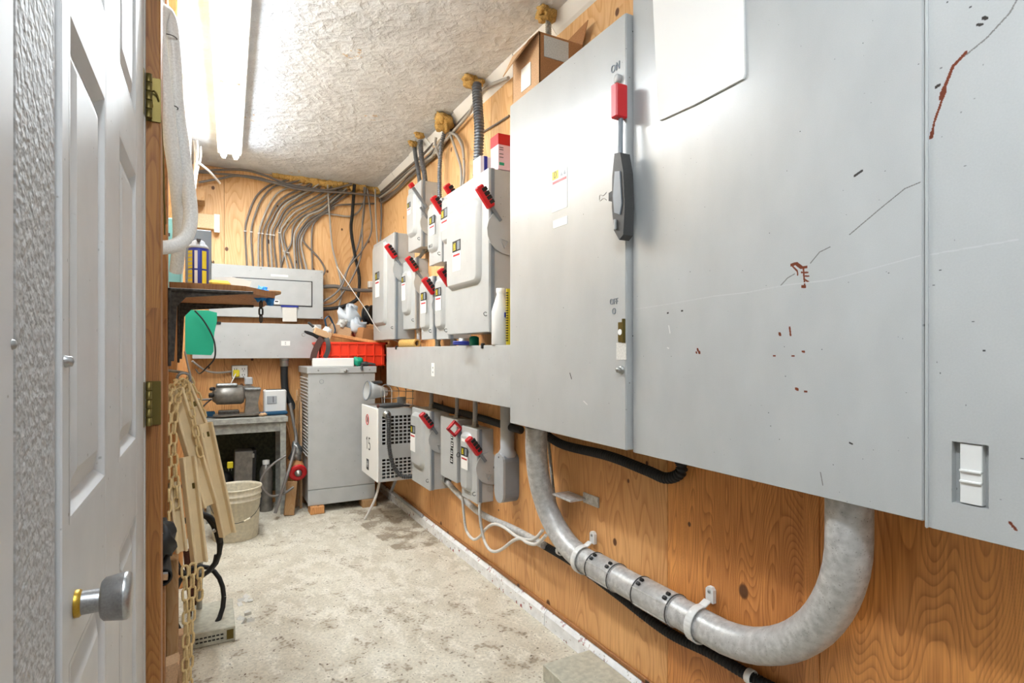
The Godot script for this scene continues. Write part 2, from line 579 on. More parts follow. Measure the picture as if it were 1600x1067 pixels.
# ---------------------------------------------------------------- room
func room() -> void:
	var f := struct("floor")
	var st := S()
	bx(st, -0.4, 1.6, -0.12, -0.004, -1.4, 5.1, 0.0)
	part(f, "slab", st, M.wallpaint)
	st = S()
	uvquad(st, v(-0.2, 0, -1.3), v(1.4, 0, -1.3), v(1.4, 0, 4.9), v(-0.2, 0, 4.9))
	part(f, "concrete", st, M.floor)
	st = S()
	bx(st, -0.4, 1.6, CEIL, CEIL + 0.15, -1.4, 5.1, 0.0)
	var c := struct("ceiling")
	part(c, "plaster", st, M.ceiling)
	# wall with the cabinets: sheets of plywood on a backing
	var wr := struct("wall_right")
	st = S()
	bx(st, RIGHT + 0.018, RIGHT + 0.15, 0, CEIL, -1.4, 5.1, 0.0)
	part(wr, "backing", st, M.stud)
	for q in [[3.449, 4.669, 0], [4.671, 4.849, 0], [2.230, 3.447, 1], [1.378, 2.228, 2], [0.859, 1.376, 3], [-0.30, 0.857, 3], [-1.3, -0.302, 3]]:
		st = S()
		bx(st, RIGHT, RIGHT + 0.0175, 0.03, 1.40, q[0], q[1], 0.0015)
		part(wr, "plywood_sheet", st, [M.ply_warm, M.ply_warm, M.ply_warm, M.ply_deep][q[2]])
	for q in [[3.9, 4.849], [2.68, 3.898], [1.46, 2.678], [0.24, 1.458], [-1.3, 0.238]]:
		st = S()
		bx(st, RIGHT, RIGHT + 0.0175, 1.402, 2.60, q[0], q[1], 0.0015)
		part(wr, "plywood_sheet", st, M.ply)
	var wb := struct("wall_back")
	st = S()
	bx(st, -0.4, 1.6, 0, CEIL, BACK + 0.018, 5.1, 0.0)
	part(wb, "backing", st, M.stud)
	for q in [[-0.2, 0.108], [0.110, 1.319]]:
		st = S()
		bx(st, q[0], q[1], 1.42, 2.607, BACK, BACK + 0.0175, 0.0015)
		part(wb, "plywood_sheet", st, M.ply)
		st = S()
		bx(st, q[0], q[1], 0.0, 1.418, BACK, BACK + 0.0175, 0.0015)
		part(wb, "plywood_sheet", st, M.ply_warm)
	# wall on the door side
	var wl := struct("wall_left")
	st = S()
	bx(st, -0.4, INNER - 0.012, 0, CEIL, 1.52, 5.1, 0.0)
	bx(st, -0.4, -0.16, 0, CEIL, -1.4, 1.52, 0.0)
	part(wl, "backing", st, M.stud)
	for q in [[1.60, 2.79], [2.792, 4.0], [4.002, 4.849]]:
		st = S()
		bx(st, INNER - 0.012, INNER, 0, CEIL, q[0], q[1], 0.001)
		part(wl, "plywood_sheet", st, M.pine)
	for q in [[1.525, 1.60, -0.096], [2.0, 2.045, -0.108], [2.60, 2.645, -0.108], [3.30, 3.345, -0.112], [4.15, 4.195, -0.115]]:
		st = S()
		bx(st, INNER, q[2], 0, CEIL, q[0], q[1], 0.003)
		part(wl, "stud", st, M.stud if q[0] < 2.5 else M.stud_pale)
	st = S()
	bx(st, -0.16, -0.127, 0, CEIL, 0.545, 0.675, 0.004)
	part(wl, "stucco_strip", st, M.rough_wall)
	st = S()
	bx(st, -0.16, -0.1245, 0, CEIL, 0.40, 0.538, 0.006)
	bx(st, -0.16, -0.127, 0, CEIL, -1.4, 0.40, 0.0)
	part(wl, "painted_frame", st, M.door)
	st = S(false)
	lathe(st, v(-0.1245, 1.205, 0.530), Vector3(1, 0, 0), [[0.0, 0.003], [0.003, 0.002], [0.004, 0.0]], 10)
	part(wl, "screw", st, M.steel)
	var wf := struct("wall_front")
	st = S()
	bx(st, -0.4, 1.6, 0, CEIL, -1.5, -1.3, 0.0)
	part(wf, "painted_board", st, M.wallpaint)
	# chipped skirting along the cabinets' wall and the whitewashed angle under the ceiling
	var bb := struct("baseboard_right")
	for q in [[-1.29, 0.9], [0.903, 2.1], [2.104, 3.3], [3.303, 4.84]]:
		st = S()
		prism(st, [Vector2(0, 0), Vector2(-0.026, 0), Vector2(-0.024, 0.05), Vector2(-0.012, 0.066), Vector2(0, 0.07)], v(RIGHT, 0, q[0]), Vector3(1, 0, 0), Vector3(0, 1, 0), q[1] - q[0])
		part(bb, "skirting_board", st, M.base)
	st = S()
	bx(st, RIGHT - 0.012, RIGHT, 0.07, 0.088, -1.29, 4.84, 0.003)
	part(bb, "cap_strip", st, M.board)
	var tr := struct("trim_1")
	st = S()
	var rng := RandomNumberGenerator.new()
	rng.seed = 4
	var d := 1.25
	while d < 4.8:
		var e := d + rng.randf_range(0.25, 0.5)
		st = S()
		prism(st, [Vector2(0, 0), Vector2(0, -rng.randf_range(0.045, 0.065)), Vector2(-0.012, -0.045), Vector2(-rng.randf_range(0.04, 0.055), 0)], v(RIGHT, CEIL, d), Vector3(1, 0, 0), Vector3(0, 1, 0), minf(e, 4.84) - d - 0.003)
		part(tr, "plaster_strip", st, M.white)
		d = e

func door() -> void:
	var dr := struct("door_1", v(-0.125, 0, 1.1))
	var x := -0.125
	var st := S()
	# slab with six recessed panels: the face between the panels is built of rails and stiles
	var d0 := 0.69
	var d1 := 1.488
	bx(st, x - 0.03, x - 0.012, 0.012, 2.045, d0, d1, 0.001)
	part(dr, "slab", st, M.door)
	var cols := [[0.723, 0.957], [1.095, 1.337]]
	var rows := [[0.24, 0.880], [1.022, 1.555], [1.66, 1.93]]
	st = S()
	var ds := [d0, cols[0][0], cols[0][1], cols[1][0], cols[1][1], d1]
	for i in [0, 2, 4]: bx(st, x - 0.013, x, 0.012, 2.045, ds[i], ds[i + 1], 0.0015)
	part(dr, "stiles", st, M.door)
	st = S()
	for c in cols:
		var y := 0.012
		for r in rows + [[2.045, 2.045]]:
			bx(st, x - 0.013, x - 0.0002, y, r[0], c[0] - 0.001, c[1] + 0.001, 0.0)
			y = r[1]
	part(dr, "rails", st, M.door)
	for c in cols:
		for r in rows:
			st = S()
			_raised(st, x - 0.012, x - 0.002, c[0] + 0.018, c[1] - 0.018, r[0] + 0.018, r[1] - 0.018, 0.032)
			part(dr, "door_panel", st, M.door)
			st = S()
			_moulding(st, x, c[0], c[1], r[0], r[1], 0.020)
			part(dr, "panel_moulding", st, M.door)
	# knob
	st = S(false)
	var kb := v(x, 0.930, d0 + 0.062)
	lathe(st, kb, Vector3(1, 0, 0), [[0.0, 0.0], [0.0145, 0.0], [0.0145, 0.004], [0.0125, 0.006]], 24)
	part(dr, "knob_rose", st, M.brass)
	st = S(false)
	lathe(st, kb, Vector3(1, 0, 0), [[0.0125, 0.005], [0.0125, 0.022]], 24)
	part(dr, "knob_stem", st, M.nickel)
	st = S(false)
	lathe(st, kb, Vector3(1, 0, 0), [[0.0125, 0.022], [0.019, 0.023], [0.0225, 0.026], [0.0255, 0.044], [0.0255, 0.047], [0.023, 0.050], [0.010, 0.051], [0.0, 0.051]], 28)
	part(dr, "knob", st, M.nickel)
	for yy in [1.775, 1.082, 0.30]:
		st = S()
		bx(st, x - 0.002, x + 0.001, yy - 0.05, yy + 0.05, d1 - 0.012, d1 + 0.004, 0.0005)
		bx(st, x + 0.0, x + 0.030, yy - 0.05, yy + 0.05, 1.521, 1.5245, 0.0005)
		var h := part(dr, "hinge", st, M.bronze)
		st = S(false)
		for k in 5:
			lathe(st, v(x + 0.008, yy - 0.05 + k * 0.02, 1.502), Vector3.UP, [[0.0, 0.0], [0.0065, 0.0005], [0.0065, 0.0185], [0.0, 0.019]], 12)
		part(h, "knuckles", st, M.bronze)
	st = S(false)
	lathe(st, v(x, 1.19, d0 + 0.012), Vector3(1, 0, 0), [[0.006, 0.0], [0.005, 0.006], [0.0, 0.008]], 12)
	part(dr, "bumper_pin", st, M.nickel)
	var jb := struct("trim_2")
	st = S()
	bx(st, -0.16, -0.124, 0, CEIL, 1.492, 1.5205, 0.002)
	part(jb, "door_jamb", st, M.wallpaint)
	st = S()
	bx(st, -0.16, -0.138, 0, CEIL, 0.676, 0.689, 0.001)
	part(jb, "door_stop", st, M.seam)

func _raised(st: SurfaceTool, xb: float, xt: float, d0: float, d1: float, y0: float, y1: float, bev: float) -> void:
	var a := [v(xb, y0, d0), v(xb, y1, d0), v(xb, y1, d1), v(xb, y0, d1)]
	var b := [v(xt, y0 + bev, d0 + bev), v(xt, y1 - bev, d0 + bev), v(xt, y1 - bev, d1 - bev), v(xt, y0 + bev, d1 - bev)]
	for i in 4:
		var k := (i + 1) % 4
		quad(st, a[i], a[k], b[k], b[i])
	quad(st, b[0], b[1], b[2], b[3])

func _moulding(st: SurfaceTool, x: float, d0: float, d1: float, y0: float, y1: float, w: float) -> void:
	var a := [v(x, y0, d0), v(x, y1, d0), v(x, y1, d1), v(x, y0, d1)]
	var b := [v(x - 0.0125, y0 + w, d0 + w), v(x - 0.0125, y1 - w, d0 + w), v(x - 0.0125, y1 - w, d1 - w), v(x - 0.0125, y0 + w, d1 - w)]
	for i in 4:
		var k := (i + 1) % 4
		var p := [a[i], a[k], b[k], b[i]]
		var mid1: Vector3 = p[0].lerp(p[3], 0.35) + Vector3(0.004, 0, 0)
		var mid2: Vector3 = p[1].lerp(p[2], 0.35) + Vector3(0.004, 0, 0)
		quad(st, p[0], p[1], mid2, mid1)
		quad(st, mid1, mid2, p[2], p[3])

# ---------------------------------------------------------------- light fitting
func fixture() -> void:
	strip_light("long white fluorescent strip light with bare tubes on the ceiling", 1.83, 2)
	strip_light("added second, shorter fluorescent strip light, out of view in line above the camera", -0.75, 1)  # unseen fitting, added to brighten the door and the near cabinets

func strip_light(label: String, d0: float, lamps: int) -> void:
	var long := 0.05 + 1.225 * lamps
	var mid := d0 + long / 2
	var cx := 0.095 + (mid - 3.08) * 0.029
	var t := thing("fluorescent_fixture", label, "ceiling light", v(cx, CEIL, mid), "ceiling strip lights")
	t.rotation.y = -deg_to_rad(1.67)
	var st := S()
	bx(st, cx - 0.075, cx + 0.075, CEIL - 0.058, CEIL - 0.0, d0, d0 + long, 0.004)
	part(t, "channel", st, M.white)
	for k in lamps:
		var a := d0 + 0.025 + k * 1.225
		for s in [-1, 1]:
			st = S(false)
			lathe(st, v(cx + s * 0.037, CEIL - 0.080, a), Vector3(0, 0, -1), [[0.0, 0.0], [0.016, 0.0], [0.019, 0.006], [0.019, 1.194], [0.016, 1.2], [0.0, 1.2]], 14)
			part(t, "lamp_tube", st, M.glow)
			for e in [a - 0.012, a + 1.2]:
				st = S()
				bx(st, cx + s * 0.037 - 0.012, cx + s * 0.037 + 0.012, CEIL - 0.102, CEIL - 0.056, e, e + 0.012, 0.002)
				part(t, "lamp_socket", st, M.white)
		var al := AreaLight3D.new()
		al.name = "tube_light"
		al.area_size = Vector2(0.11, 1.19)
		al.light_color = LAMP_COLOR
		al.light_energy = LAMP_ENERGY
		al.shadow_enabled = true
		al.set("area_range", 8.0)
		add_child(al, true)
		al.position = v(cx + (a + 0.6 - mid) * 0.029, CEIL - 0.112, a + 0.6)
		al.rotation = Vector3(-PI / 2, -deg_to_rad(1.67), 0)

# ---------------------------------------------------------------- cabinets at the right
func strokes(im: Image, list: Array, y_top: float, d_left: float, ppm: float) -> void:
	# each: colour, width in mm, then points (height, depth)
	for s in list:
		var w: float = s[1] * 0.001 * ppm * 0.5
		for i in range(2, s.size() - 1):
			var a := Vector2((d_left - s[i][1]) * ppm, (y_top - s[i][0]) * ppm)
			var b := Vector2((d_left - s[i + 1][1]) * ppm, (y_top - s[i + 1][0]) * ppm)
			var n := int(a.distance_to(b)) + 1
			for k in n + 1:
				var q := a.lerp(b, k / float(n))
				for yy in range(int(q.y - w), int(q.y + w) + 1):
					for xx in range(int(q.x - w), int(q.x + w) + 1):
						if xx >= 0 and yy >= 0 and xx < im.get_width() and yy < im.get_height(): im.set_pixel(xx, yy, s[0])

func cover_image(w: int, h: int, sd: int, specks: int) -> Image:
	var n := noise(sd, 0.006, 5)
	var g := noise(sd + 1, 0.3, 2)
	var b := PackedByteArray()
	b.resize(w * h * 3)
	var p := 0
	for y in h:
		for x in w:
			var k := 0.712 + n.get_noise_2d(x, y * 0.5) * 0.02 + g.get_noise_2d(x, y) * 0.012
			b[p] = int(k * 252)
			b[p + 1] = int(k * 255)
			b[p + 2] = int(k * 254)
			p += 3
	var im := from_bytes(b, w, h)
	var rng := RandomNumberGenerator.new()
	rng.seed = sd
	for i in specks:
		var c := rng.randf_range(0.2, 0.55)
		im.fill_rect(Rect2i(rng.randi() % w, rng.randi() % h, 1 + rng.randi() % 3, 1 + rng.randi() % 2), Color(c, c, c))
	return im

func face_material(im: Image) -> StandardMaterial3D:
	var m := mat(Color(1, 1, 1), 0.27)
	m.metallic_specular = 0.6
	m.albedo_texture = tex(im)
	return m

func big_cabinets() -> void:
	var st: SurfaceTool
	var rust := Color(0.42, 0.20, 0.13)
	var ink := Color(0.22, 0.21, 0.20)
	var pale := Color(0.84, 0.84, 0.83)
	var faint := Color(0.745, 0.75, 0.75)
	var hair := Color(0.47, 0.46, 0.45)
	# far cabinet with the long handle
	var x := 1.09
	var t := thing("disconnect_cabinet", "tall grey disconnect cabinet with a long red-tipped handle and ON and OFF marks", "cabinet", v(RIGHT, 0.906, 1.67))
	st = S()
	bx(st, x + 0.03, RIGHT - 0.004, 0.908, 2.204, 1.312, 2.034, 0.003)
	part(t, "body", st, M.enamel)
	st = S()
	bx(st, x + 0.0015, x + 0.032, 0.906, 2.206, 1.309, 2.037, 0.003)
	var dr := part(t, "door", st, M.enamel)
	st = S()
	uvquad(st, v(x, 0.908, 2.035), v(x, 0.908, 1.311), v(x, 2.204, 1.311), v(x, 2.204, 2.035))
	var im := cover_image(720, 1290, 5, 40)
	strokes(im, [[pale, 2, [1.03, 1.52], [1.02, 1.50]], [ink, 2, [1.12, 1.60], [1.10, 1.59]]], 2.204, 2.035, 990.0)
	part(dr, "painted_face", st, face_material(im))
	words(dr, "on_mark", "ON", 0.022, v(x - 0.0005, 2.062, 1.356), FACE_LEFT, M.lip, 0.004)
	words(dr, "on_bar", "I", 0.022, v(x - 0.0005, 2.026, 1.356), FACE_LEFT, M.lip, 0.004)
	words(dr, "off_mark", "OFF", 0.017, v(x - 0.0005, 1.352, 1.363), FACE_LEFT, M.lip, 0.003)
	words(dr, "off_circle", "O", 0.018, v(x - 0.0005, 1.322, 1.363), FACE_LEFT, M.lip, 0.003)
	st = S(false)
	lathe(st, v(x, 2.02, 1.338), Vector3(-1, 0, 0), [[0.012, 0.0], [0.012, 0.012], [0.010, 0.014], [0.0, 0.014]], 16)
	part(dr, "knob", st, M.enamel)
	st = S()
	bx(st, 1.045, 1.088, 1.885, 1.985, 1.296, 1.325, 0.004)
	var hd := part(t, "handle_tip", st, M.red, "red handle tip")
	st = S()
	for yy in [1.905, 1.965]: lathe(st, v(1.0455, yy, 1.313), Vector3(-1, 0, 0), [[0.004, 0.0], [0.0, 0.0005]], 8)
	part(hd, "screw_hole", st, M.black)
	st = S(false)
	tube(st, curve([v(1.070, 1.89, 1.308), v(1.066, 1.80, 1.305), v(1.064, 1.74, 1.302)], 4), 0.0075, 10)
	part(t, "handle_rod", st, M.lip)
	st = S()
	prism(st, [Vector2(-0.010, 0.245), Vector2(0.016, 0.24), Vector2(0.030, 0.18), Vector2(0.036, 0.08), Vector2(0.030, 0.0), Vector2(0.012, -0.012), Vector2(-0.012, 0.02), Vector2(-0.022, 0.09), Vector2(-0.020, 0.18)], v(1.048, 1.535, 1.300), Vector3(0, 0, 1), Vector3(0, 1, 0), 0.036)
	var gr := part(t, "handle_grip", st, M.darkgrey, "dark grey lens-shaped grip")
	st = S()
	prism(st, [Vector2(-0.004, 0.19), Vector2(0.018, 0.185), Vector2(0.026, 0.09), Vector2(0.018, 0.06), Vector2(-0.006, 0.07), Vector2(-0.012, 0.12)], v(1.044, 1.535, 1.300), Vector3(0, 0, 1), Vector3(0, 1, 0), 0.005)
	part(gr, "grip_inset", st, M.lip)
	st = S()
	bx(st, 1.040, 1.048, 1.555, 1.585, 1.298, 1.306, 0.002)
	part(gr, "release_tab", st, M.enamel)
	st = S()
	bx(st, x - 0.004, x, 1.228, 1.288, 1.312, 1.342, 0.004)
	bx(st, x - 0.012, x, 1.225, 1.297, 1.3095, 1.314, 0.001)
	part(dr, "hasp_plate", st, M.bronze)
	st = S(false)
	lathe(st, v(x - 0.004, 1.258, 1.331), Vector3(-1, 0, 0), [[0.009, 0.0], [0.009, 0.001], [0.0, 0.001]], 16)
	part(dr, "hasp_hole", st, M.white)
	st = S(false)
	lathe(st, v(x, 1.145, 1.328), Vector3(-1, 0, 0), [[0.013, 0.0], [0.012, 0.006], [0.008, 0.008], [0.008, 0.018], [0.0, 0.019]], 14)
	part(dr, "quarter_turn_screw", st, M.zinc)
	st = S()
	bx(st, x - 0.001, x, 1.175, 1.226, 1.306, 1.352, 0.0)
	part(dr, "inspection_sticker", st, M.paper, "small white printed sticker")
	st = S()
	bx(st, x - 0.0012, x, 1.698, 1.852, 1.618, 1.716, 0.0)
	var lb := part(dr, "rating_label", st, M.white, "white rating label with a dark square emblem")
	st = S()
	bx(st, x - 0.0016, x - 0.001, 1.813, 1.842, 1.672, 1.712, 0.0)
	part(lb, "emblem", st, M.yellow)
	words(lb, "emblem_letter", "D", 0.022, v(x - 0.0018, 1.828, 1.692), FACE_LEFT, M.black, 0.0006)
	st = S()
	for q in [[1.66, 1.645], [1.64, 1.625]]: prism(st, [Vector2(-q[0] + 0.0, 1.815), Vector2(-q[1], 1.815), Vector2(-(q[0] + q[1]) / 2, 1.832)], v(x - 0.0016, 0, 0), Vector3(0, 0, 1), Vector3(0, 1, 0), 0.0004)
	part(lb, "hazard_triangles", st, M.lip)
	st = S()
	bx(st, x - 0.0016, x - 0.001, 1.797, 1.806, 1.622, 1.71, 0.0)
	part(lb, "red_line", st, M.red)
	st = S()
	bx(st, x - 0.001, x, 1.640, 1.668, 1.618, 1.708, 0.0)
	part(dr, "blank_label", st, M.white, "small white label strip")
	# middle cabinet
	x = 1.112
	t = thing("service_cabinet", "very large flat grey electrical cabinet with rust-brown scratches", "cabinet", v(RIGHT, 0.9, 0.915))
	st = S()
	bx(st, x + 0.012, RIGHT - 0.004, 0.903, 2.36, 0.534, 1.302, 0.003)
	part(t, "body", st, M.enamel)
	st = S()
	bx(st, x + 0.0015, x + 0.014, 0.899, 2.362, 0.531, 1.3035, 0.003)
	var cv := part(t, "cover", st, M.enamel)
	st = S()
	uvquad(st, v(x, 0.901, 1.302), v(x, 0.901, 0.533), v(x, 2.36, 0.533), v(x, 2.36, 1.302))
	im = cover_image(1000, 1897, 15, 150)
	strokes(im, [
		[rust, 5, [1.387, 0.785], [1.389, 0.775], [1.378, 0.762], [1.378, 0.752]],
		[rust, 2, [1.384, 0.783], [1.372, 0.772], [1.364, 0.771]],
		[rust, 2.5, [1.378, 0.758], [1.362, 0.757], [1.340, 0.755]],
		[rust, 2.5, [1.368, 0.762], [1.366, 0.748]], [rust, 2, [1.360, 0.757], [1.358, 0.746]], [rust, 2, [1.352, 0.755], [1.345, 0.745]], [rust, 5, [1.338, 0.760], [1.337, 0.755]],
		[hair, 1, [1.345, 0.812], [1.360, 0.795], [1.367, 0.778]], [hair, 1, [1.385, 0.742], [1.405, 0.722], [1.412, 0.70]],
		[hair, 1, [1.43, 0.66], [1.47, 0.60], [1.495, 0.56], [1.50, 0.535]],
		[faint, 1, [1.338, 0.90], [1.345, 0.80], [1.345, 0.70], [1.36, 0.60], [1.37, 0.535]], [faint, 1, [1.325, 1.29], [1.33, 1.15], [1.338, 1.0], [1.338, 0.9]],
		[rust, 4, [1.206, 1.052], [1.202, 1.050]], [rust, 5, [1.199, 1.047], [1.196, 1.045]], [rust, 3, [1.198, 1.056], [1.196, 1.055]],
		[rust, 4, [1.240, 0.815], [1.236, 0.813]], [rust, 3, [1.252, 0.790], [1.235, 0.788]], [rust, 3, [1.19, 0.784], [1.19, 0.780]], [rust, 3, [1.20, 0.760], [1.199, 0.756]],
		[rust, 4, [1.12, 0.775], [1.118, 0.771]], [rust, 3, [1.115, 0.755], [1.115, 0.751]], [rust, 2, [1.19, 0.83], [1.19, 0.826]],
		[ink, 3, [1.305, 1.16], [1.306, 1.157]], [ink, 3, [1.308, 1.108], [1.308, 1.104]], [ink, 3, [1.543, 0.65], [1.549, 0.636]],
		[pale, 2, [1.27, 1.155], [1.25, 1.15]], [pale, 2, [1.21, 1.16], [1.208, 1.155]],
		[hair, 1, [0.95, 0.72], [0.925, 0.715]], [ink, 2, [1.02, 0.66], [1.018, 0.655]]], 2.36, 1.302, 1300.0)
	part(cv, "painted_face", st, face_material(im))
	# near cabinet, running out of the picture
	t = thing("metering_cabinet", "nearest grey cabinet with a recessed white slide switch low down", "cabinet", v(RIGHT, 0.888, 0.1))
	st = S()
	# front built around the recess: depth 0.437..0.489, height 0.943..1.047
	bx(st, x + 0.004, RIGHT, 1.047, 2.4, -0.6, 0.5265, 0.005)
	bx(st, x + 0.004, RIGHT, 0.889, 0.943, -0.6, 0.5265, 0.005)
	bx(st, x + 0.004, RIGHT, 0.940, 1.05, -0.6, 0.437, 0.001)
	bx(st, x + 0.004, RIGHT, 0.940, 1.05, 0.489, 0.5262, 0.001)
	bx(st, x + 0.02, RIGHT, 0.940, 1.05, 0.43, 0.495, 0.0)
	part(t, "body", st, M.enamel)
	st = S()
	im = cover_image(900, 1210, 25, 260)
	strokes(im, [[hair, 1, [1.77, 0.39], [1.735, 0.41], [1.71, 0.44], [1.695, 0.47]], [rust, 3, [1.70, 0.468], [1.685, 0.487], [1.66, 0.497], [1.644, 0.505], [1.635, 0.503]], [rust, 6, [1.65, 0.500], [1.638, 0.504]], [rust, 2, [1.635, 0.503], [1.60, 0.515], [1.578, 0.519]], [rust, 4, [1.583, 0.518], [1.575, 0.520]], [ink, 3, [1.745, 0.444], [1.742, 0.440]], [ink, 2, [1.738, 0.452], [1.735, 0.446]], [ink, 3, [1.66, 0.512], [1.662, 0.507]], [rust, 2, [0.93, 0.41], [0.92, 0.402]], [faint, 1, [1.37, 0.52], [1.375, 0.40]]], 2.40, 0.5265, 800.0)
	# painted front skin in four pieces round the opening
	_skin(st, x, -0.598, 0.524, 1.047, 2.398, 0.5265, 2.40, 1.1265, 1.5125)
	_skin(st, x, -0.598, 0.524, 0.891, 0.943, 0.5265, 2.40, 1.1265, 1.5125)
	_skin(st, x, -0.598, 0.437, 0.943, 1.047, 0.5265, 2.40, 1.1265, 1.5125)
	_skin(st, x, 0.489, 0.524, 0.943, 1.047, 0.5265, 2.40, 1.1265, 1.5125)
	part(t, "painted_face", st, face_material(im))
	st = S()
	bx(st, x - 0.001, x + 0.006, 0.889, 2.4, 0.5235, 0.5285, 0.002)
	part(t, "rolled_edge", st, M.enamel)
	st = S()
	bx(st, x + 0.006, x + 0.021, 0.945, 1.0455, 0.447, 0.478, 0.001)
	bx(st, x + 0.002, x + 0.012, 0.998, 1.002, 0.447, 0.478, 0.001)
	bx(st, x + 0.002, x + 0.012, 0.980, 0.984, 0.447, 0.478, 0.001)
	part(t, "slide_switch", st, M.pvc_white, "white slide switch in the recess")
	# things on the cabinets
	st = S()
	var b := at(v(1.11, 1.84, 1.06))
	prism(st, [Vector2(-1.222, 2.36), Vector2(-1.19, 1.85), Vector2(-1.185, 1.843), Vector2(-1.06, 1.838), Vector2(-0.906, 1.841), Vector2(-0.902, 1.85), Vector2(-0.912, 2.36)], v(1.106, 0, 0), Vector3(0, 0, 1), Vector3(0, 1, 0), 0.0055)
	single("foam_board", "white sheet of foam board stuck high on the large grey cabinet", "board", st, M.white, b)
	t = thing("binder_clip", "small black binder clip gripping the cabinet handle", "clip", v(1.045, 1.66, 1.325))
	st = S()
	prism(st, [Vector2(-0.012, -0.012), Vector2(0.012, -0.016), Vector2(0.012, 0.016), Vector2(-0.012, 0.012)], v(1.062, 1.665, 1.343), Vector3(0, 0, 1), Vector3(0, 1, 0), 0.03)
	part(t, "spring_body", st, M.black)
	for s in [-1, 1]:
		st = S(false)
		tube(st, curve([v(1.050, 1.665 + s * 0.012, 1.35), v(1.048, 1.665 + s * 0.004, 1.362), v(1.046, 1.665 + s * 0.009, 1.376), v(1.05, 1.665 - s * 0.001, 1.384)], 4), 0.0012, 6)
		part(t, "wire_lever", st, M.steel)

func _skin(st: SurfaceTool, x: float, d0: float, d1: float, y0: float, y1: float, dl: float, yt: float, w: float, h: float) -> void:
	var ps := [v(x + 0.0035, y0, d1), v(x + 0.0035, y1, d0), v(x + 0.0035, y0, d0), v(x + 0.0035, y0, d1), v(x + 0.0035, y1, d1), v(x + 0.0035, y1, d0)]
	for p in ps:
		st.set_uv(Vector2((dl + p.z) / w, (yt - p.y) / h))
		st.add_vertex(p - O)

# ---------------------------------------------------------------- switch boxes
func handle(t: Node3D, xf: float, dn: float, yh: float, k: float, grip := true) -> void:
	var st := S()
	var pts := []
	for i in 9:
		var a := deg_to_rad(100.0 + i * 19.0)
		pts.append(Vector2(0.075 + 0.085 * cos(a), -0.075 + 0.085 * sin(a)) * k)
	pts.append(Vector2(0.095, -0.165) * k)
	pts.append(Vector2(0.115, -0.12) * k)
	pts.append(Vector2(0.10, -0.01) * k)
	prism(st, pts, v(xf, yh, dn - 0.012), Vector3(1, 0, 0), Vector3(0, 1, 0), 0.006)
	var pl := part(t, "handle_plate", st, M.enamel)
	st = S(false)
	tube(st, [v(xf + 0.045 * k, yh - 0.105 * k, dn - 0.014), v(xf + 0.075 * k, yh - 0.112 * k, dn - 0.014), v(xf + 0.060 * k, yh - 0.138 * k, dn - 0.014)], 0.0035, 6, [], true)
	part(pl, "lock_lug", st, M.enamel)
	st = S(false)
	lathe(st, v(xf + 0.10 * k, yh - 0.075 * k, dn - 0.012), Vector3(0, 0, 1), [[0.010 * k, 0.0], [0.010 * k, 0.003], [0.0, 0.003]], 12)
	part(pl, "pivot_bolt", st, M.black)
	st = S()
	bar(st, v(xf + 0.045 * k, yh - 0.04 * k, dn - 0.016), v(xf - 0.01, yh + 0.03, dn - 0.020), 0.007, 0.016, Vector3(1, 1, 0))
	var arm := part(t, "handle_arm", st, M.lip)
	if not grip: return
	var a := v(xf + 0.004, yh + 0.004, dn - 0.020)
	var b := v(xf - 0.060, yh + 0.092, dn - 0.024)
	st = S()
	obx(st, (a + b) / 2, Vector3(0.040, a.distance_to(b), 0.030), Basis(Vector3(0.8, 0.6, 0), Vector3(-0.6, 0.8, 0), Vector3(0, 0, 1)), 0.006)
	var g := part(arm, "grip", st, M.red, "red grip")
	st = S()
	for i in 4:
		var q := a.lerp(b, 0.2 + i * 0.19)
		obx(st, q + Vector3(0.009, 0.006, 0.012), Vector3(0.027, 0.018, 0.010), Basis(Vector3(0.8, 0.6, 0), Vector3(-0.6, 0.8, 0), Vector3(0, 0, 1)), 0.002)
	g.set_meta("label", "red grip with black ridges")
	part(arm, "grip_ridges", st, M.black)

func rating(t: Node3D, xf: float, d0: float, d1: float, y0: float, y1: float, em := true) -> void:
	var st := S()
	bx(st, xf - 0.0012, xf + 0.002, y0, y1, d0, d1, 0.0)
	var l := part(t, "rating_label", st, M.white)
	if not em: return
	var w := d1 - d0
	st = S()
	bx(st, xf - 0.0018, xf, y1 + 0.001, y1 + w * 0.56, d0, d1, 0.0)
	part(l, "emblem_field", st, M.black)
	st = S()
	bx(st, xf - 0.0024, xf, y1 + w * 0.10, y1 + w * 0.46, d1 - w * 0.40, d1 - w * 0.10, 0.0)
	part(l, "emblem", st, M.yellow)
	st = S()
	bx(st, xf - 0.0024, xf, y1 + w * 0.08, y1 + w * 0.50, d0 + w * 0.07, d0 + w * 0.40, 0.0)
	part(l, "hazard_mark", st, M.lip)
	words(l, "emblem_letter", "D", w * 0.30, v(xf - 0.0027, y1 + w * 0.28, d1 - w * 0.25), FACE_LEFT, M.black, 0.0005)
	st = S()
	bx(st, xf - 0.0018, xf, y1 - w * 0.22, y1 - w * 0.12, d0 + w * 0.08, d1 - w * 0.08, 0.0)
	part(l, "red_line", st, M.red)

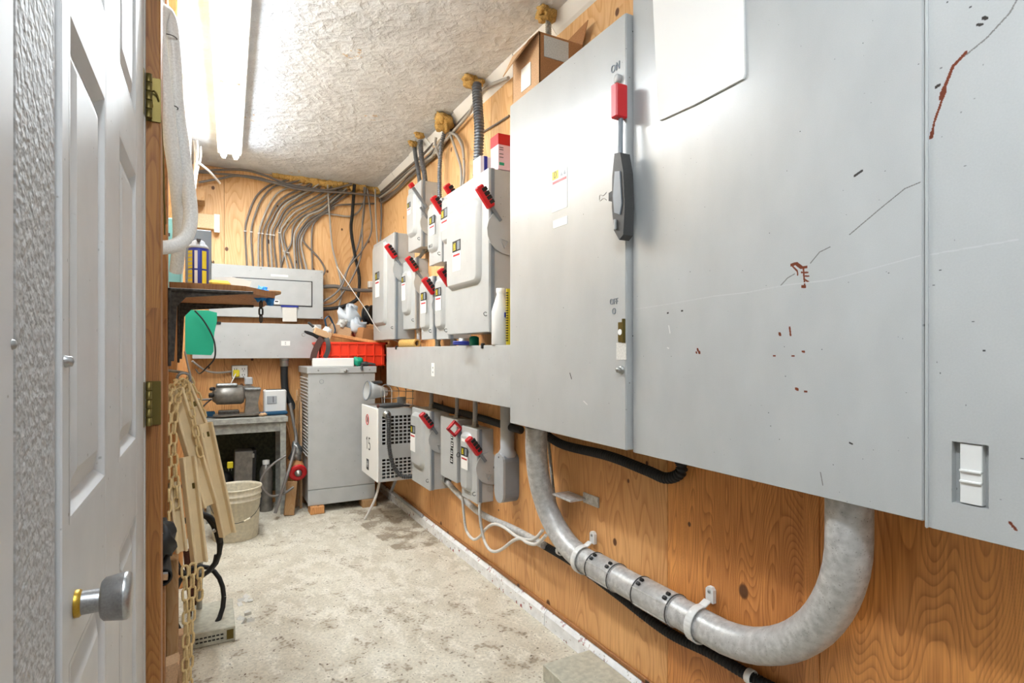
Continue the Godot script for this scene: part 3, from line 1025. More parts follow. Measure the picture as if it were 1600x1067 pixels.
func switch_box(label: String, xf: float, d0: float, d1: float, y0: float, y1: float, o := {}) -> Node3D:
	var t := thing("safety_switch", label, "switch box", v(RIGHT, y0, (d0 + d1) / 2), "grey safety switches on the plywood")
	var st := S()
	bx(st, xf + 0.016, RIGHT, y0, y1 - 0.002, d0, d1, 0.002)
	part(t, "body", st, M.enamel)
	st = S()
	bx(st, xf + 0.013, xf + 0.03, y0 - 0.002, y1, d0 - 0.003, d0 + 0.002, 0.001)
	part(t, "side_lip", st, M.lip)
	st = S()
	bx(st, xf + 0.013, xf + 0.03, y0 - 0.002, y1, d1 - 0.002, d1 + 0.003, 0.001)
	part(t, "side_lip", st, M.lip)
	st = S()
	bx(st, xf, xf + 0.0145, y0 - 0.004, y1, d0 - 0.002, d1 + 0.002, 0.003)
	var dr := part(t, "door", st, M.enamel)
	var w := d1 - d0
	var h := y1 - y0
	var top := xf
	if o.get("pan", true):
		var pt: float = o.get("pan_top", 0.86)
		var pb: float = o.get("pan_bottom", 0.2)
		st = S()
		pan(st, xf + 0.001, xf - 0.022, d0 + w * o.get("pan_near", 0.16), d1 - w * o.get("pan_far", 0.05), y0 + h * pb, y0 + h * pt, minf(0.024, w * 0.12), minf(0.05, w * 0.2))
		part(dr, "raised_pan", st, M.enamel)
		top = xf - 0.022
	if o.has("tag"):
		var g: Array = o.tag   # depth fractions and height fractions
		rating(dr, top, d0 + w * g[0], d0 + w * g[1], y0 + h * g[2], y0 + h * g[3])
	if o.has("strip"):
		var g2: Array = o.strip
		rating(dr, top, d0 + w * g2[0], d0 + w * g2[1], y0 + h * g2[2], y0 + h * g2[3], false)
	if o.has("writing"):
		words(dr, "pen_writing", o.writing[0], o.writing[1], v(top - 0.0006, y0 + h * o.writing[2], (d0 + d1) / 2 + w * 0.08), FACE_LEFT, M.black, 0.0005)
	# knock-outs pressed into the near side, and the door latch
	st = S(false)
	var kc := v((xf + RIGHT) / 2 + 0.03, y1 - minf(0.09, h * 0.2), d0)
	for r in [0.016, 0.026, 0.034]: ring(st, kc, Vector3(0, 0, 1), minf(r, (RIGHT - xf) * 0.22 * r / 0.034), 0.0011, 20, 4)
	for r in [0.014, 0.022]: ring(st, v((xf + RIGHT) / 2 + 0.03, y0 + minf(0.08, h * 0.18), d0), Vector3(0, 0, 1), minf(r, (RIGHT - xf) * 0.2 * r / 0.022), 0.0011, 18, 4)
	part(t, "knockout_rings", st, M.enamel)
	st = S(false)
	ring(st, v(xf - 0.006, y0 + h * 0.09 + 0.012, d0 + 0.018), Vector3(0, 0.3, 1), 0.009, 0.0018, 14, 5)
	part(dr, "latch_loop", st, M.darkgrey)
	return t

func switch_boxes() -> void:
	var t: Node3D
	var st: SurfaceTool
	t = switch_box("widest far grey safety switch, nearest to the plywood corner, above the orange bin", 1.165, 3.932, 4.49, 1.29, 2.05, {"tag": [0.55, 0.75, 0.43, 0.60], "pan_near": 0.3, "pan_bottom": 0.14, "pan_top": 0.98})
	handle(t, 1.165, 3.932, 1.86, 1.0)
	t = switch_box("narrow grey safety switch overlapping the far wide one, white label down its door", 1.225, 3.648, 3.902, 1.357, 1.832, {"tag": [0.55, 0.86, 0.42, 0.68], "pan_near": 0.28, "pan_bottom": 0.2})
	handle(t, 1.225, 3.648, 1.735, 1.0)
	t = switch_box("highest grey safety switch, long bare arm with a small red tip", 1.20, 3.454, 3.709, 1.875, 2.30, {"tag": [0.55, 0.80, 0.56, 0.66], "pan_near": 0.25, "pan_bottom": 0.2, "pan_top": 0.92})
	handle(t, 1.20, 3.454, 2.09, 0.9, false)
	st = S()
	bar(st, v(1.235, 2.12, 3.435), v(1.14, 2.235, 3.43), 0.012, 0.02, Vector3(1, 1, 0))
	var arm := part(t, "long_arm", st, M.lip)
	st = S()
	obx(st, v(1.13, 2.248, 3.43), Vector3(0.03, 0.03, 0.03), Basis(Vector3(0, 0, 1), 0.7), 0.004)
	part(arm, "arm_tip", st, M.red, "small red tip")
	t = switch_box("small upper grey safety switch with red grip and pen writing, left of its twin", 1.18, 3.042, 3.242, 1.72, 2.085, {"tag": [0.25, 0.68, 0.45, 0.62], "writing": ["WELD", 0.018, 0.28], "pan_near": 0.22, "pan_bottom": 0.18, "pan_top": 0.95})
	handle(t, 1.18, 3.042, 1.985, 0.85)
	t = switch_box("small upper grey safety switch half hidden behind the biggest one", 1.18, 2.84, 3.005, 1.71, 2.08, {"tag": [0.3, 0.9, 0.45, 0.62], "pan_near": 0.22, "pan_bottom": 0.25, "pan_top": 0.95})
	handle(t, 1.18, 2.84, 2.0, 0.8)
	t = switch_box("small lower grey safety switch above the wireway, left of its twin", 1.18, 3.19, 3.384, 1.277, 1.652, {"tag": [0.25, 0.72, 0.42, 0.62], "pan_near": 0.22, "pan_bottom": 0.14, "pan_top": 0.95})
	handle(t, 1.18, 3.19, 1.54, 0.85)
	t = switch_box("small lower grey safety switch above the wireway, right beside the biggest switch", 1.18, 2.935, 3.116, 1.273, 1.640, {"tag": [0.3, 0.78, 0.44, 0.66], "pan_near": 0.22, "pan_bottom": 0.14, "pan_top": 0.95})
	handle(t, 1.18, 2.935, 1.56, 0.8)
	t = switch_box("biggest grey safety switch beside the disconnect cabinet, deep raised door", 1.12, 2.30, 2.80, 1.292, 2.035, {"tag": [0.54, 0.74, 0.42, 0.55], "strip": [0.52, 0.73, 0.76, 0.81], "pan_near": 0.14, "pan_bottom": 0.30, "pan_top": 0.86})
	handle(t, 1.12, 2.30, 1.845, 1.25)

# ---------------------------------------------------------------- wireway, conduits
func conduit(label: String, a: Vector3, b: Vector3, r: float, m: Material, group := "straight conduits between boxes") -> void:
	var t := thing("conduit", label, "conduit", b, group)
	var st := S(false)
	tube(st, [a, b], r, 14)
	part(t, "pipe", st, m)
	for q in [[a, b], [b, a]]:
		st = S(false)
		var d: Vector3 = (q[1] - q[0]).normalized()
		lathe(st, q[0], d, [[r * 1.5, 0.0], [r * 1.5, 0.012], [r * 1.25, 0.014], [r * 1.25, 0.028], [r, 0.029]], 8, false)
		part(t, "lock_nut", st, M.zinc)

func arc(c: Vector3, u: Vector3, w: Vector3, R: float, a0: float, a1: float, n: int) -> Array:
	var r := []
	for i in n + 1:
		var a := lerpf(a0, a1, i / float(n))
		r.append(c + (u * cos(a) + w * sin(a)) * R)
	return r

func trough_and_pipes() -> void:
	var st: SurfaceTool
	var t := thing("wireway", "long grey wireway trough on the right wall under the switches", "wireway", v(RIGHT, 0.963, 3.0))
	st = S()
	bx(st, 1.125, RIGHT, 0.965, 1.225, 2.038, 3.953, 0.002)
	part(t, "body", st, M.enamel)
	st = S()
	bx(st, 1.12, 1.126, 0.962, 1.228, 2.037, 3.956, 0.0015)
	var cv := part(t, "cover", st, M.enamel)
	for d in [3.72, 2.36]:
		st = S()
		bx(st, 1.113, 1.128, 1.213, 1.238, d - 0.009, d + 0.009, 0.002)
		part(cv, "cover_clip", st, M.black)
	st = S()
	bx(st, 1.1190, 1.121, 1.060, 1.135, 2.992, 3.04, 0.0)
	var lb := part(cv, "warning_sticker", st, M.white)
	st = S()
	for y in [1.082, 1.108]: bx(st, 1.1185, 1.1195, y - 0.005, y + 0.005, 3.010, 3.022, 0.0)
	part(lb, "print", st, M.lip)
	# big pipe in a long U under the cabinets
	t = thing("large_conduit", "thick galvanised conduit sweeping in a U beneath the grey cabinets", "pipe", v(1.268, 0.402, 1.3))
	var up := Vector3.UP
	var fw := Vector3(0, 0, -1)
	var p := vs([[1.19,0.888,1.994],[1.193,0.803,2],[1.199,0.768,2.007],[1.206,0.732,2.014],[1.214,0.696,2.02],[1.223,0.661,2.024],[1.231,0.626,2.024],[1.24,0.592,2.021],[1.247,0.56,2.013],[1.253,0.53,2.001],[1.258,0.503,1.984],[1.262,0.479,1.963],[1.265,0.458,1.938],[1.266,0.441,1.91],[1.267,0.426,1.879],[1.268,0.415,1.846],[1.268,0.408,1.812],[1.268,0.403,1.778],[1.268,0.402,1.73],[1.268,0.402,1.633],[1.268,0.402,1.537],[1.268,0.402,1.44],[1.268,0.402,1.343],[1.268,0.402,1.246],[1.268,0.402,1.149],[1.268,0.403,1.102],[1.268,0.408,1.067],[1.268,0.415,1.033],[1.267,0.426,0.999],[1.266,0.441,0.966],[1.265,0.458,0.934],[1.262,0.479,0.903],[1.258,0.503,0.873],[1.253,0.53,0.845],[1.247,0.56,0.818],[1.24,0.592,0.794],[1.231,0.626,0.772],[1.223,0.661,0.753],[1.214,0.696,0.737],[1.206,0.732,0.724],[1.199,0.768,0.715],[1.193,0.803,0.71],[1.19,0.893,0.708],[1.19,0.91,0.708]])
	st = S(false)
	tube(st, p, 0.0455, 28)
	part(t, "pipe", st, M.pipe)
	const PX := 1.268
	const PY := 0.402
	for q in [[1.70, 1.565], [1.445, 1.28]]:
		st = S(false)
		lathe(st, v(PX, PY, q[1]), fw, [[0.0457, 0.0], [0.0495, 0.0005], [0.0495, q[0] - q[1] - 0.0005], [0.0457, q[0] - q[1]]], 28)
		var sl := part(t, "coupling", st, M.pipe)
		for e in [q[0] - 0.004, q[1] + 0.004]:
			st = S(false)
			ring(st, v(PX, PY, e), fw, 0.0495, 0.0024, 32, 6)
			part(sl, "coupling_rim", st, M.darkgrey)
		for s in [-0.6, 0.55]:
			st = S()
			bar(st, v(PX - 0.0495 * cos(s), PY + 0.0495 * sin(s), q[0]), v(PX - 0.0495 * cos(s), PY + 0.0495 * sin(s), q[1]), 0.004, 0.003, Vector3(-cos(s), sin(s), 0), 0.0005)
			part(sl, "clamp_bar", st, M.pipe)
		for e in [q[0] - 0.022, q[1] + 0.022]:
			st = S()
			for f in [0.9, 1.25]:
				obx(st, v(PX - 0.052 * cos(f), PY + 0.052 * sin(f), e), Vector3(0.010, 0.012, 0.016), Basis(Vector3(0, 0, 1), -f), 0.003)
			part(sl, "clamp_bolts", st, M.black)
	var n := 0
	for d in [1.77, 1.19]:
		var sp := thing("pipe_strap", ["pale steel strap holding the thick conduit left of its couplings", "pale steel strap holding the thick conduit right of its couplings"][n], "strap", v(RIGHT, PY, d), "straps on the thick conduit")
		n += 1
		st = S(false)
		var q := []
		for i in 15:
			var a := deg_to_rad(80.0 + i * 13.5)
			q.append(v(PX + 0.052 * cos(a), PY + 0.052 * sin(a), d))
		q.push_front(v(1.298, PY + 0.062, d))
		_band(st, q, 0.026, 0.0045)
		part(sp, "band", st, M.pvc_white)
		st = S()
		prism(st, [Vector2(-0.014, -0.03), Vector2(0.014, -0.03), Vector2(0.014, 0.008), Vector2(0.007, 0.016), Vector2(-0.007, 0.016), Vector2(-0.014, 0.008)], v(1.306, PY + 0.085, d), Vector3(0, 0, 1), Vector3(0, 1, 0), 0.013)
		part(sp, "tab", st, M.pvc_white)
		st = S(false)
		lathe(st, v(1.306, PY + 0.088, d), Vector3(-1, 0, 0), [[0.006, 0.0], [0.005, 0.003], [0.0, 0.004]], 8)
		part(sp, "screw", st, M.zinc)
	t = thing("pipe_bracket", "thin steel bracket plate behind the thick conduit's left bend", "bracket", v(RIGHT, 0.62, 1.93))
	st = S()
	bx(st, 1.24, RIGHT, 0.612, 0.620, 1.82, 1.95, 0.001)
	bx(st, 1.314, RIGHT, 0.60, 0.64, 1.74, 1.84, 0.001)
	part(t, "plate", st, M.pipe)
	# smaller conduits
	t = thing("thin_conduit", "slim galvanised conduit sloping away from the first lower switch along the wall", "conduit", v(1.28, 0.4, 2.6))
	st = S(false)
	tube(st, curve(vs([[1.28,0.419,3.294],[1.28,0.338,2.772],[1.28,0.355,2.371],[1.28,0.361,2.08]]), 6), 0.0165, 14)
	part(t, "pipe", st, M.pipe)
	st = S(false)
	lathe(st, v(1.28, 0.42, 3.19), Vector3(0, 0, -1), [[0.026, 0.0], [0.026, 0.02], [0.021, 0.022], [0.021, 0.05], [0.017, 0.052]], 14)
	part(t, "elbow_nut", st, M.zinc)
	t = thing("flexible_conduit", "black ribbed flexible conduit running low behind the thick pipe", "conduit", v(1.285, 0.3, 1.4))
	st = S(false)
	ribbed(st, vs([[1.301,0.347,2.114],[1.301,0.344,1.847],[1.301,0.325,1.626],[1.301,0.298,1.366],[1.301,0.313,1.181],[1.301,0.315,1.007],[1.301,0.334,0.814]]), 0.0165, 0.012, 0.24)
	part(t, "hose", st, M.rubber)
	for d in [1.95, 1.02]:
		st = S(false)
		lathe(st, v(1.285, 0.375 if d > 1.5 else 0.325, d), Vector3(0, 0, -1), [[0.0168, 0.0], [0.020, 0.001], [0.020, 0.017], [0.0168, 0.018]], 14)
		part(t, "clamp", st, M.pvc_white)
	t = thing("flexible_conduit", "black ribbed flexible conduit hooking up under the large cabinet", "conduit", v(1.25, 0.8, 1.6))
	st = S(false)
	ribbed(st, vs([[1.288,0.842,2.082],[1.288,0.815,1.942],[1.288,0.818,1.647],[1.288,0.803,1.442],[1.288,0.795,1.352],[1.288,0.821,1.291],[1.288,0.857,1.285],[1.288,0.885,1.324]]), 0.0185, 0.013, 0.24)
	part(t, "hose", st, M.rubber)
	t = thing("flexible_conduit", "slim steel armoured cable hanging behind the thick pipe's left leg", "conduit", v(1.29, 0.7, 1.95))
	st = S(false)
	ribbed(st, vs([[1.29,0.892,2.075],[1.29,0.785,2.054],[1.29,0.626,2.023],[1.29,0.524,1.998]]), 0.008, 0.006, 0.16, 8)
	part(t, "hose", st, M.zinc)
	t = thing("flexible_conduit", "black flexible conduit on the wall just under the wireway", "conduit", v(1.285, 0.9, 2.8))
	st = S(false)
	ribbed(st, vs([[1.285,0.855,3.467],[1.285,0.846,3.2],[1.285,0.845,2.825],[1.285,0.836,2.447],[1.285,0.833,2.287]]), 0.019, 0.013, 0.22)
	part(t, "hose", st, M.rubber)
	conduit("short conduit from the wireway down behind the vented charger and first lower switch", v(1.26, 0.965, 3.42), v(1.26, 0.835, 3.42), 0.013, M.pvc)
	conduit("short conduit from the wireway to the lower box with the red square handle", v(1.26, 0.965, 3.0), v(1.26, 0.819, 3.0), 0.011, M.pvc)
	conduit("short conduit from the wireway to the lower switch beside the grey fitting", v(1.265, 0.965, 2.76), v(1.265, 0.795, 2.76), 0.013, M.pvc)
	conduit("short conduit joining the topmost switch to the narrow one below", v(1.27, 1.875, 3.56), v(1.27, 1.832, 3.72), 0.012, M.zinc)
	conduit("short conduit below the small upper switch left of its twin", v(1.26, 1.72, 3.14), v(1.26, 1.652, 3.26), 0.012, M.zinc)
	conduit("stub conduit under the left small lower switch into the wireway", v(1.25, 1.277, 3.28), v(1.25, 1.226, 3.28), 0.013, M.zinc)
	conduit("stub conduit under the right small lower switch into the wireway", v(1.25, 1.273, 3.03), v(1.25, 1.226, 3.03), 0.013, M.zinc)
	conduit("stub conduit under the narrow overlapping switch into the wireway", v(1.27, 1.357, 3.70), v(1.27, 1.226, 3.70), 0.013, M.pvc)
	# grey pull fitting with its plastic pipe
	t = thing("conduit_fitting", "rounded grey conduit access fitting below the wireway's near end", "conduit fitting", v(RIGHT, 0.46, 2.42))
	st = S()
	var pts := []
	for i in 9: pts.append(Vector2(cos(PI * i / 8.0) * 0.048, 0.20 + sin(PI * i / 8.0) * 0.04))
	for i in 9: pts.append(Vector2(-cos(PI * i / 8.0) * 0.048, 0.05 - sin(PI * i / 8.0) * 0.05))
	prism(st, pts, v(1.233, 0.47, 2.42), Vector3(0, 0, 1), Vector3(0, 1, 0), 0.012)
	part(t, "cover", st, M.pvc)
	st = S()
	prism(st, pts, v(1.245, 0.47, 2.42), Vector3(0, 0, 1), Vector3(0, 1, 0), 0.075)
	part(t, "body", st, M.lip)
	st = S(false)
	lathe(st, v(1.28, 0.69, 2.42), Vector3.UP, [[0.045, 0.0], [0.045, 0.018], [0.034, 0.035], [0.034, 0.275]], 20)
	part(t, "plastic_pipe", st, M.pvc)
	for y in [0.69, 0.435]:
		st = S(false)
		lathe(st, v(1.233, y, 2.42), Vector3(-1, 0, 0), [[0.005, 0.0], [0.004, 0.001], [0.0, 0.001]], 8)
		part(t, "cover_screw", st, M.black)

func _ribbon(st: SurfaceTool, p: Array, w: float, t: float) -> void:
	for i in p.size() - 1:
		var dir: Vector3 = (p[i + 1] - p[i]).normalized()
		var side := dir.cross(Vector3(0, 0, 1)).normalized()
		obx(st, (p[i] + p[i + 1]) / 2, Vector3(w, p[i].distance_to(p[i + 1]) + t, t), Basis(side, dir, side.cross(dir)), 0.0005)

func _band(st: SurfaceTool, p: Array, w: float, t: float) -> void:
	for i in p.size() - 1:
		var a: Vector3 = p[i]
		var b: Vector3 = p[i + 1]
		var dir := (b - a).normalized()
		obx(st, (a + b) / 2, Vector3(t, a.distance_to(b) + t * 0.6, w), Basis(dir.cross(Vector3(0, 0, 1)), dir, Vector3(0, 0, 1)), 0.0006)

# ---------------------------------------------------------------- lower boxes
func lower_boxes() -> void:
	var st: SurfaceTool
	var t: Node3D
	t = switch_box("lower grey safety switch beside the vented charger, red grip", 1.19, 3.266, 3.597, 0.352, 0.832, {"tag": [0.62, 0.9, 0.42, 0.66], "pan_near": 0.25, "pan_bottom": 0.22, "pan_top": 0.95})
	handle(t, 1.19, 3.266, 0.735, 1.0)
	t = thing("safety_switch", "plain lower grey box with a red square handle and dark label strips", "switch box", v(RIGHT, 0.468, 3.03), "grey safety switches on the plywood")
	st = S()
	bx(st, 1.232, RIGHT, 0.468, 0.816, 2.907, 3.147, 0.002)
	part(t, "body", st, M.enamel)
	st = S()
	bx(st, 1.217, 1.233, 0.466, 0.818, 2.905, 3.149, 0.003)
	var dr := part(t, "door", st, M.enamel)
	for q in [[0.70, 0.735, 2.955, 2.985], [0.655, 0.69, 2.95, 2.985], [0.61, 0.65, 2.955, 2.99], [0.565, 0.605, 2.955, 2.995]]:
		st = S()
		bx(st, 1.2158, 1.218, q[0], q[1], q[2], q[3], 0.0)
		part(dr, "dark_label", st, M.black)
		st = S()
		bx(st, 1.2150, 1.217, q[0] + 0.010, q[0] + 0.016, q[2] + 0.006, q[3] - 0.006, 0.0)
		bx(st, 1.2150, 1.217, q[0] + 0.022, q[0] + 0.027, q[2] + 0.006, q[3] - 0.01, 0.0)
		part(dr, "label_print", st, M.white)
	st = S()
	for s in [[-1, 0], [1, 0], [0, 1], [0, -1]]:
		var c := v(1.195, 0.775, 2.882)
		var u := Vector3(0.7071, 0.7071, 0)
		var w := Vector3(-0.7071, 0.7071, 0)
		obx(st, c + (u * s[0] + w * s[1]) * 0.027, Vector3(0.014 if s[0] != 0 else 0.068, 0.068 if s[0] != 0 else 0.014, 0.022), Basis(u, w, Vector3(0, 0, 1)), 0.003)
	part(t, "square_handle", st, M.red, "red square ring handle")
	st = S()
	bar(st, v(1.215, 0.755, 2.885), v(1.265, 0.70, 2.897), 0.03, 0.012, Vector3(0, 0, 1))
	part(t, "handle_arm", st, M.lip)
	st = S(false)
	ring(st, v(1.225, 0.625, 2.898), Vector3(0.3, 0, 1), 0.012, 0.002, 14, 5)
	part(t, "latch_loop", st, M.darkgrey)
	t = switch_box("lower grey safety switch nearest to the big cabinet, red grip", 1.224, 2.651, 2.846, 0.413, 0.795, {"tag": [0.35, 0.78, 0.42, 0.60], "strip": [0.4, 0.75, 0.80, 0.84], "pan_near": 0.3, "pan_bottom": 0.1, "pan_top": 0.93})
	handle(t, 1.224, 2.651, 0.668, 1.0)
	# vented charger in the corner
	t = thing("vented_charger", "grey wall-mounted charger with slotted vents and handwritten 15", "charger", v(RIGHT, 0.318, 3.97))
	st = S()
	bx(st, 1.006, RIGHT, 0.318, 0.324, 3.768, 4.194, 0.001)
	bx(st, 1.006, RIGHT, 0.805, 0.811, 3.768, 4.194, 0.001)
	bx(st, 1.006, RIGHT, 0.318, 0.811, 4.186, 4.194, 0.001)
	bx(st, RIGHT - 0.006, RIGHT, 0.318, 0.811, 3.768, 4.194, 0.001)
	var bd := part(t, "body", st, M.enamel)
	st = S()
	bx(st, 1.0, 1.012, 0.316, 0.813, 3.758, 4.196, 0.004)
	var fr := part(t, "front_plate", st, M.white)
	# vented side: solid bands, and bars that leave the slots open
	st = S()
	for q in [[0.318, 0.335], [0.475, 0.565], [0.765, 0.811]]: bx(st, 1.006, RIGHT, q[0], q[1], 3.762, 3.768, 0.0)
	for q in [[0.335, 0.475], [0.565, 0.765]]:
		bx(st, 1.006, 1.035, q[0], q[1], 3.762, 3.768, 0.0)
		bx(st, 1.292, RIGHT, q[0], q[1], 3.762, 3.768, 0.0)
	part(bd, "side_plate", st, M.enamel)
	for q in [[0.335, 0.475, 6], [0.565, 0.765, 8]]:
		for i in q[2] + 1:
			st = S()
			var y: float = lerpf(q[0], q[1], i / float(q[2]))
			bx(st, 1.035, 1.292, y - 0.004, y + 0.004, 3.7622, 3.7678, 0.0)
			part(bd, "vent_bar", st, M.enamel)
		for j in 8:
			st = S()
			var xx := 1.058 + j * 0.0295
			bx(st, xx, xx + 0.008, q[0], q[1], 3.7626, 3.7674, 0.0)
			part(bd, "vent_bar", st, M.enamel)
	st = S()
	bx(st, 1.10, 1.30, 0.34, 0.76, 3.90, 4.15, 0.006)
	part(bd, "coil_pack", st, M.iron)
	words(fr, "handwriting", "15", 0.085, v(0.9993, 0.545, 4.0), Basis(Vector3(0, 0, 1), Vector3(0, 1, 0), Vector3(-1, 0, 0)), M.black, 0.0006)
	st = S(false)
	ring(st, v(0.999, 0.715, 4.02), Vector3(1, 0, 0), 0.036, 0.003, 28, 5)
	var em := part(fr, "round_emblem", st, M.red, "red ring emblem")
	words(em, "emblem_letter", "M", 0.04, v(0.9993, 0.715, 4.02), FACE_LEFT, M.rust, 0.0006)
	st = S()
	bx(st, 0.9985, 1.001, 0.36, 0.435, 3.985, 4.045, 0.0)
	var pl := part(fr, "name_plate", st, M.black, "black maker's plate")
	words(pl, "plate_letter", "H", 0.04, v(0.998, 0.398, 4.015), FACE_LEFT, M.white, 0.0006)
	st = S(false)
	lathe(st, v(1.062, 0.775, 3.758), Vector3(0, 0, 1), [[0.026, 0.0], [0.026, 0.02], [0.020, 0.022], [0.020, 0.035], [0.0, 0.036]], 14)
	part(t, "cable_gland", st, M.zinc)
	t = thing("flexible_conduit", "grey ribbed hose looping from the vented charger to the lower switch", "conduit", v(1.1, 0.5, 3.6))
	st = S(false)
	ribbed(st, [v(1.062, 0.775, 3.73), v(1.064, 0.74, 3.705), v(1.062, 0.66, 3.70), v(1.064, 0.55, 3.69), v(1.085, 0.44, 3.67), v(1.13, 0.375, 3.64), v(1.19, 0.37, 3.61), v(1.25, 0.39, 3.6)], 0.015, 0.012, 0.24)
	part(t, "hose", st, M.darkgrey)
	# lamp and wire basket on the charger
	t = thing("work_lamp", "grey oval work lamp lying on the vented charger", "lamp", v(1.02, 0.815, 4.1))
	st = S(false)
	lathe(st, v(1.16, 0.90, 4.10), Vector3(-1, 0.12, 0.1), [[0.0, 0.0], [0.03, 0.0], [0.045, 0.05], [0.06, 0.11], [0.068, 0.15], [0.062, 0.152], [0.05, 0.14], [0.0, 0.13]], 22)
	part(t, "reflector_bowl", st, M.enamel)
	st = S(false)
	ring(st, v(1.012, 0.917, 4.085), Vector3(-1, 0.12, 0.1), 0.068, 0.006, 28, 6)
	part(t, "rim", st, M.lip)
	st = S()
	bx(st, 1.05, 1.12, 0.965, 0.985, 4.06, 4.11, 0.004)
	part(t, "top_bracket", st, M.darkgrey)
	t = thing("wire_basket", "bent silver wire rack on top of the vented charger", "rack", v(1.12, 0.813, 3.85))
	st = S(false)
	for i in 5:
		var xx := 1.06 + i * 0.05
		tube(st, [v(xx, 0.815, 3.80), v(xx + 0.008, 0.93, 3.82), v(xx + 0.01, 0.955, 3.88)], 0.0028, 6)
	for y in [0.83, 0.88, 0.93]: tube(st, [v(1.055, y, 3.81), v(1.275, y - 0.01, 3.81)], 0.0026, 6)
	tube(st, curve([v(1.05, 0.83, 3.80), v(1.04, 0.94, 3.81), v(1.08, 0.97, 3.85), v(1.12, 0.95, 3.86)], 4), 0.003, 6)
	part(t, "wires", st, M.zinc)
	st = S()
	bx(st, 1.15, 1.21, 0.835, 0.885, 3.803, 3.809, 0.002)
	part(t, "tag_plate", st, M.zinc)
	t = thing("hand_tool", "dark grey tool handle lying along the charger's top edge", "tool", v(1.1, 0.814, 3.78))
	st = S(false)
	tube(st, [v(1.02, 0.83, 3.785), v(1.05, 0.832, 3.78), v(1.15, 0.832, 3.775), v(1.19, 0.828, 3.775), v(1.23, 0.823, 3.775)], 0.016, 10, [0.010, 0.018, 0.017, 0.009, 0.006])
	part(t, "handle", st, M.darkgrey)
	st = S(false)
	lathe(st, v(1.02, 0.83, 3.785), Vector3(-1, 0, 0), [[0.012, 0.0], [0.014, 0.012], [0.0, 0.018]], 10)
	part(t, "pommel", st, M.rust)
	# white tube that leans on the floor, thin steel angle pieces by the skirting
	O = v(1.0, 0, 4.04)
	st = S(false)
	tube(st, curve([v(0.985, 0.006, 4.03), v(1.01, 0.07, 4.0), v(1.05, 0.18, 3.97), v(1.075, 0.315, 3.95)], 5), 0.009, 10)
	single("plastic_tube", "white plastic tube curving from the charger to the floor", "tube", st, M.cable_white, v(1.0, 0, 4.04))
	O = v(1.28, 0.09, 3.9)
	st = S()
	bar(st, v(1.27, 0.10, 4.35), v(1.20, 0.315, 3.95), 0.018, 0.018, Vector3.UP)
	bar(st, v(1.27, 0.10, 4.35), v(1.295, 0.07, 3.70), 0.018, 0.018, Vector3.UP)
	single("bent_channel", "bent grey cable channel dangling from the charger along the skirting", "channel", st, M.pvc, v(1.28, 0.09, 3.9))
	# white cables to the thick pipe
	var lc: Array = [[[1.252,0.384,2.904],[1.252,0.293,2.883],[1.252,0.216,2.85],[1.252,0.192,2.761],[1.252,0.23,2.676],[1.252,0.297,2.595],[1.252,0.341,2.507],[1.252,0.355,2.404],[1.252,0.347,2.27],[1.252,0.366,2.156],[1.252,0.393,2.098],[1.252,0.439,2.046]],
	[[1.234,0.417,2.638],[1.234,0.339,2.632],[1.234,0.252,2.592],[1.234,0.216,2.536],[1.234,0.219,2.471],[1.234,0.256,2.389],[1.234,0.331,2.274],[1.234,0.361,2.202],[1.234,0.36,2.15],[1.234,0.371,2.084],[1.234,0.398,2.036],[1.234,0.437,1.99]]]
	for i in 2:
		O = v(lc[i][0][0], lc[i][0][1], lc[i][0][2])
		t = thing("white_cable", ["white cable with the shallower loop hanging from the lower switches", "white cable with the deeper loop hanging from the lower switches"][i], "cable", O, "white looping cables low on the wall")
		st = S(false)
		var q := curve(vs(lc[i]), 6)
		tube(st, q, 0.0075, 10)
		part(t, "sheath", st, M.cable_white)
		st = S(false)
		ribbed(st, q.slice(0, 14), 0.0085, 0.006, 0.16, 8)
		part(t, "armour_sleeve", st, M.zinc)

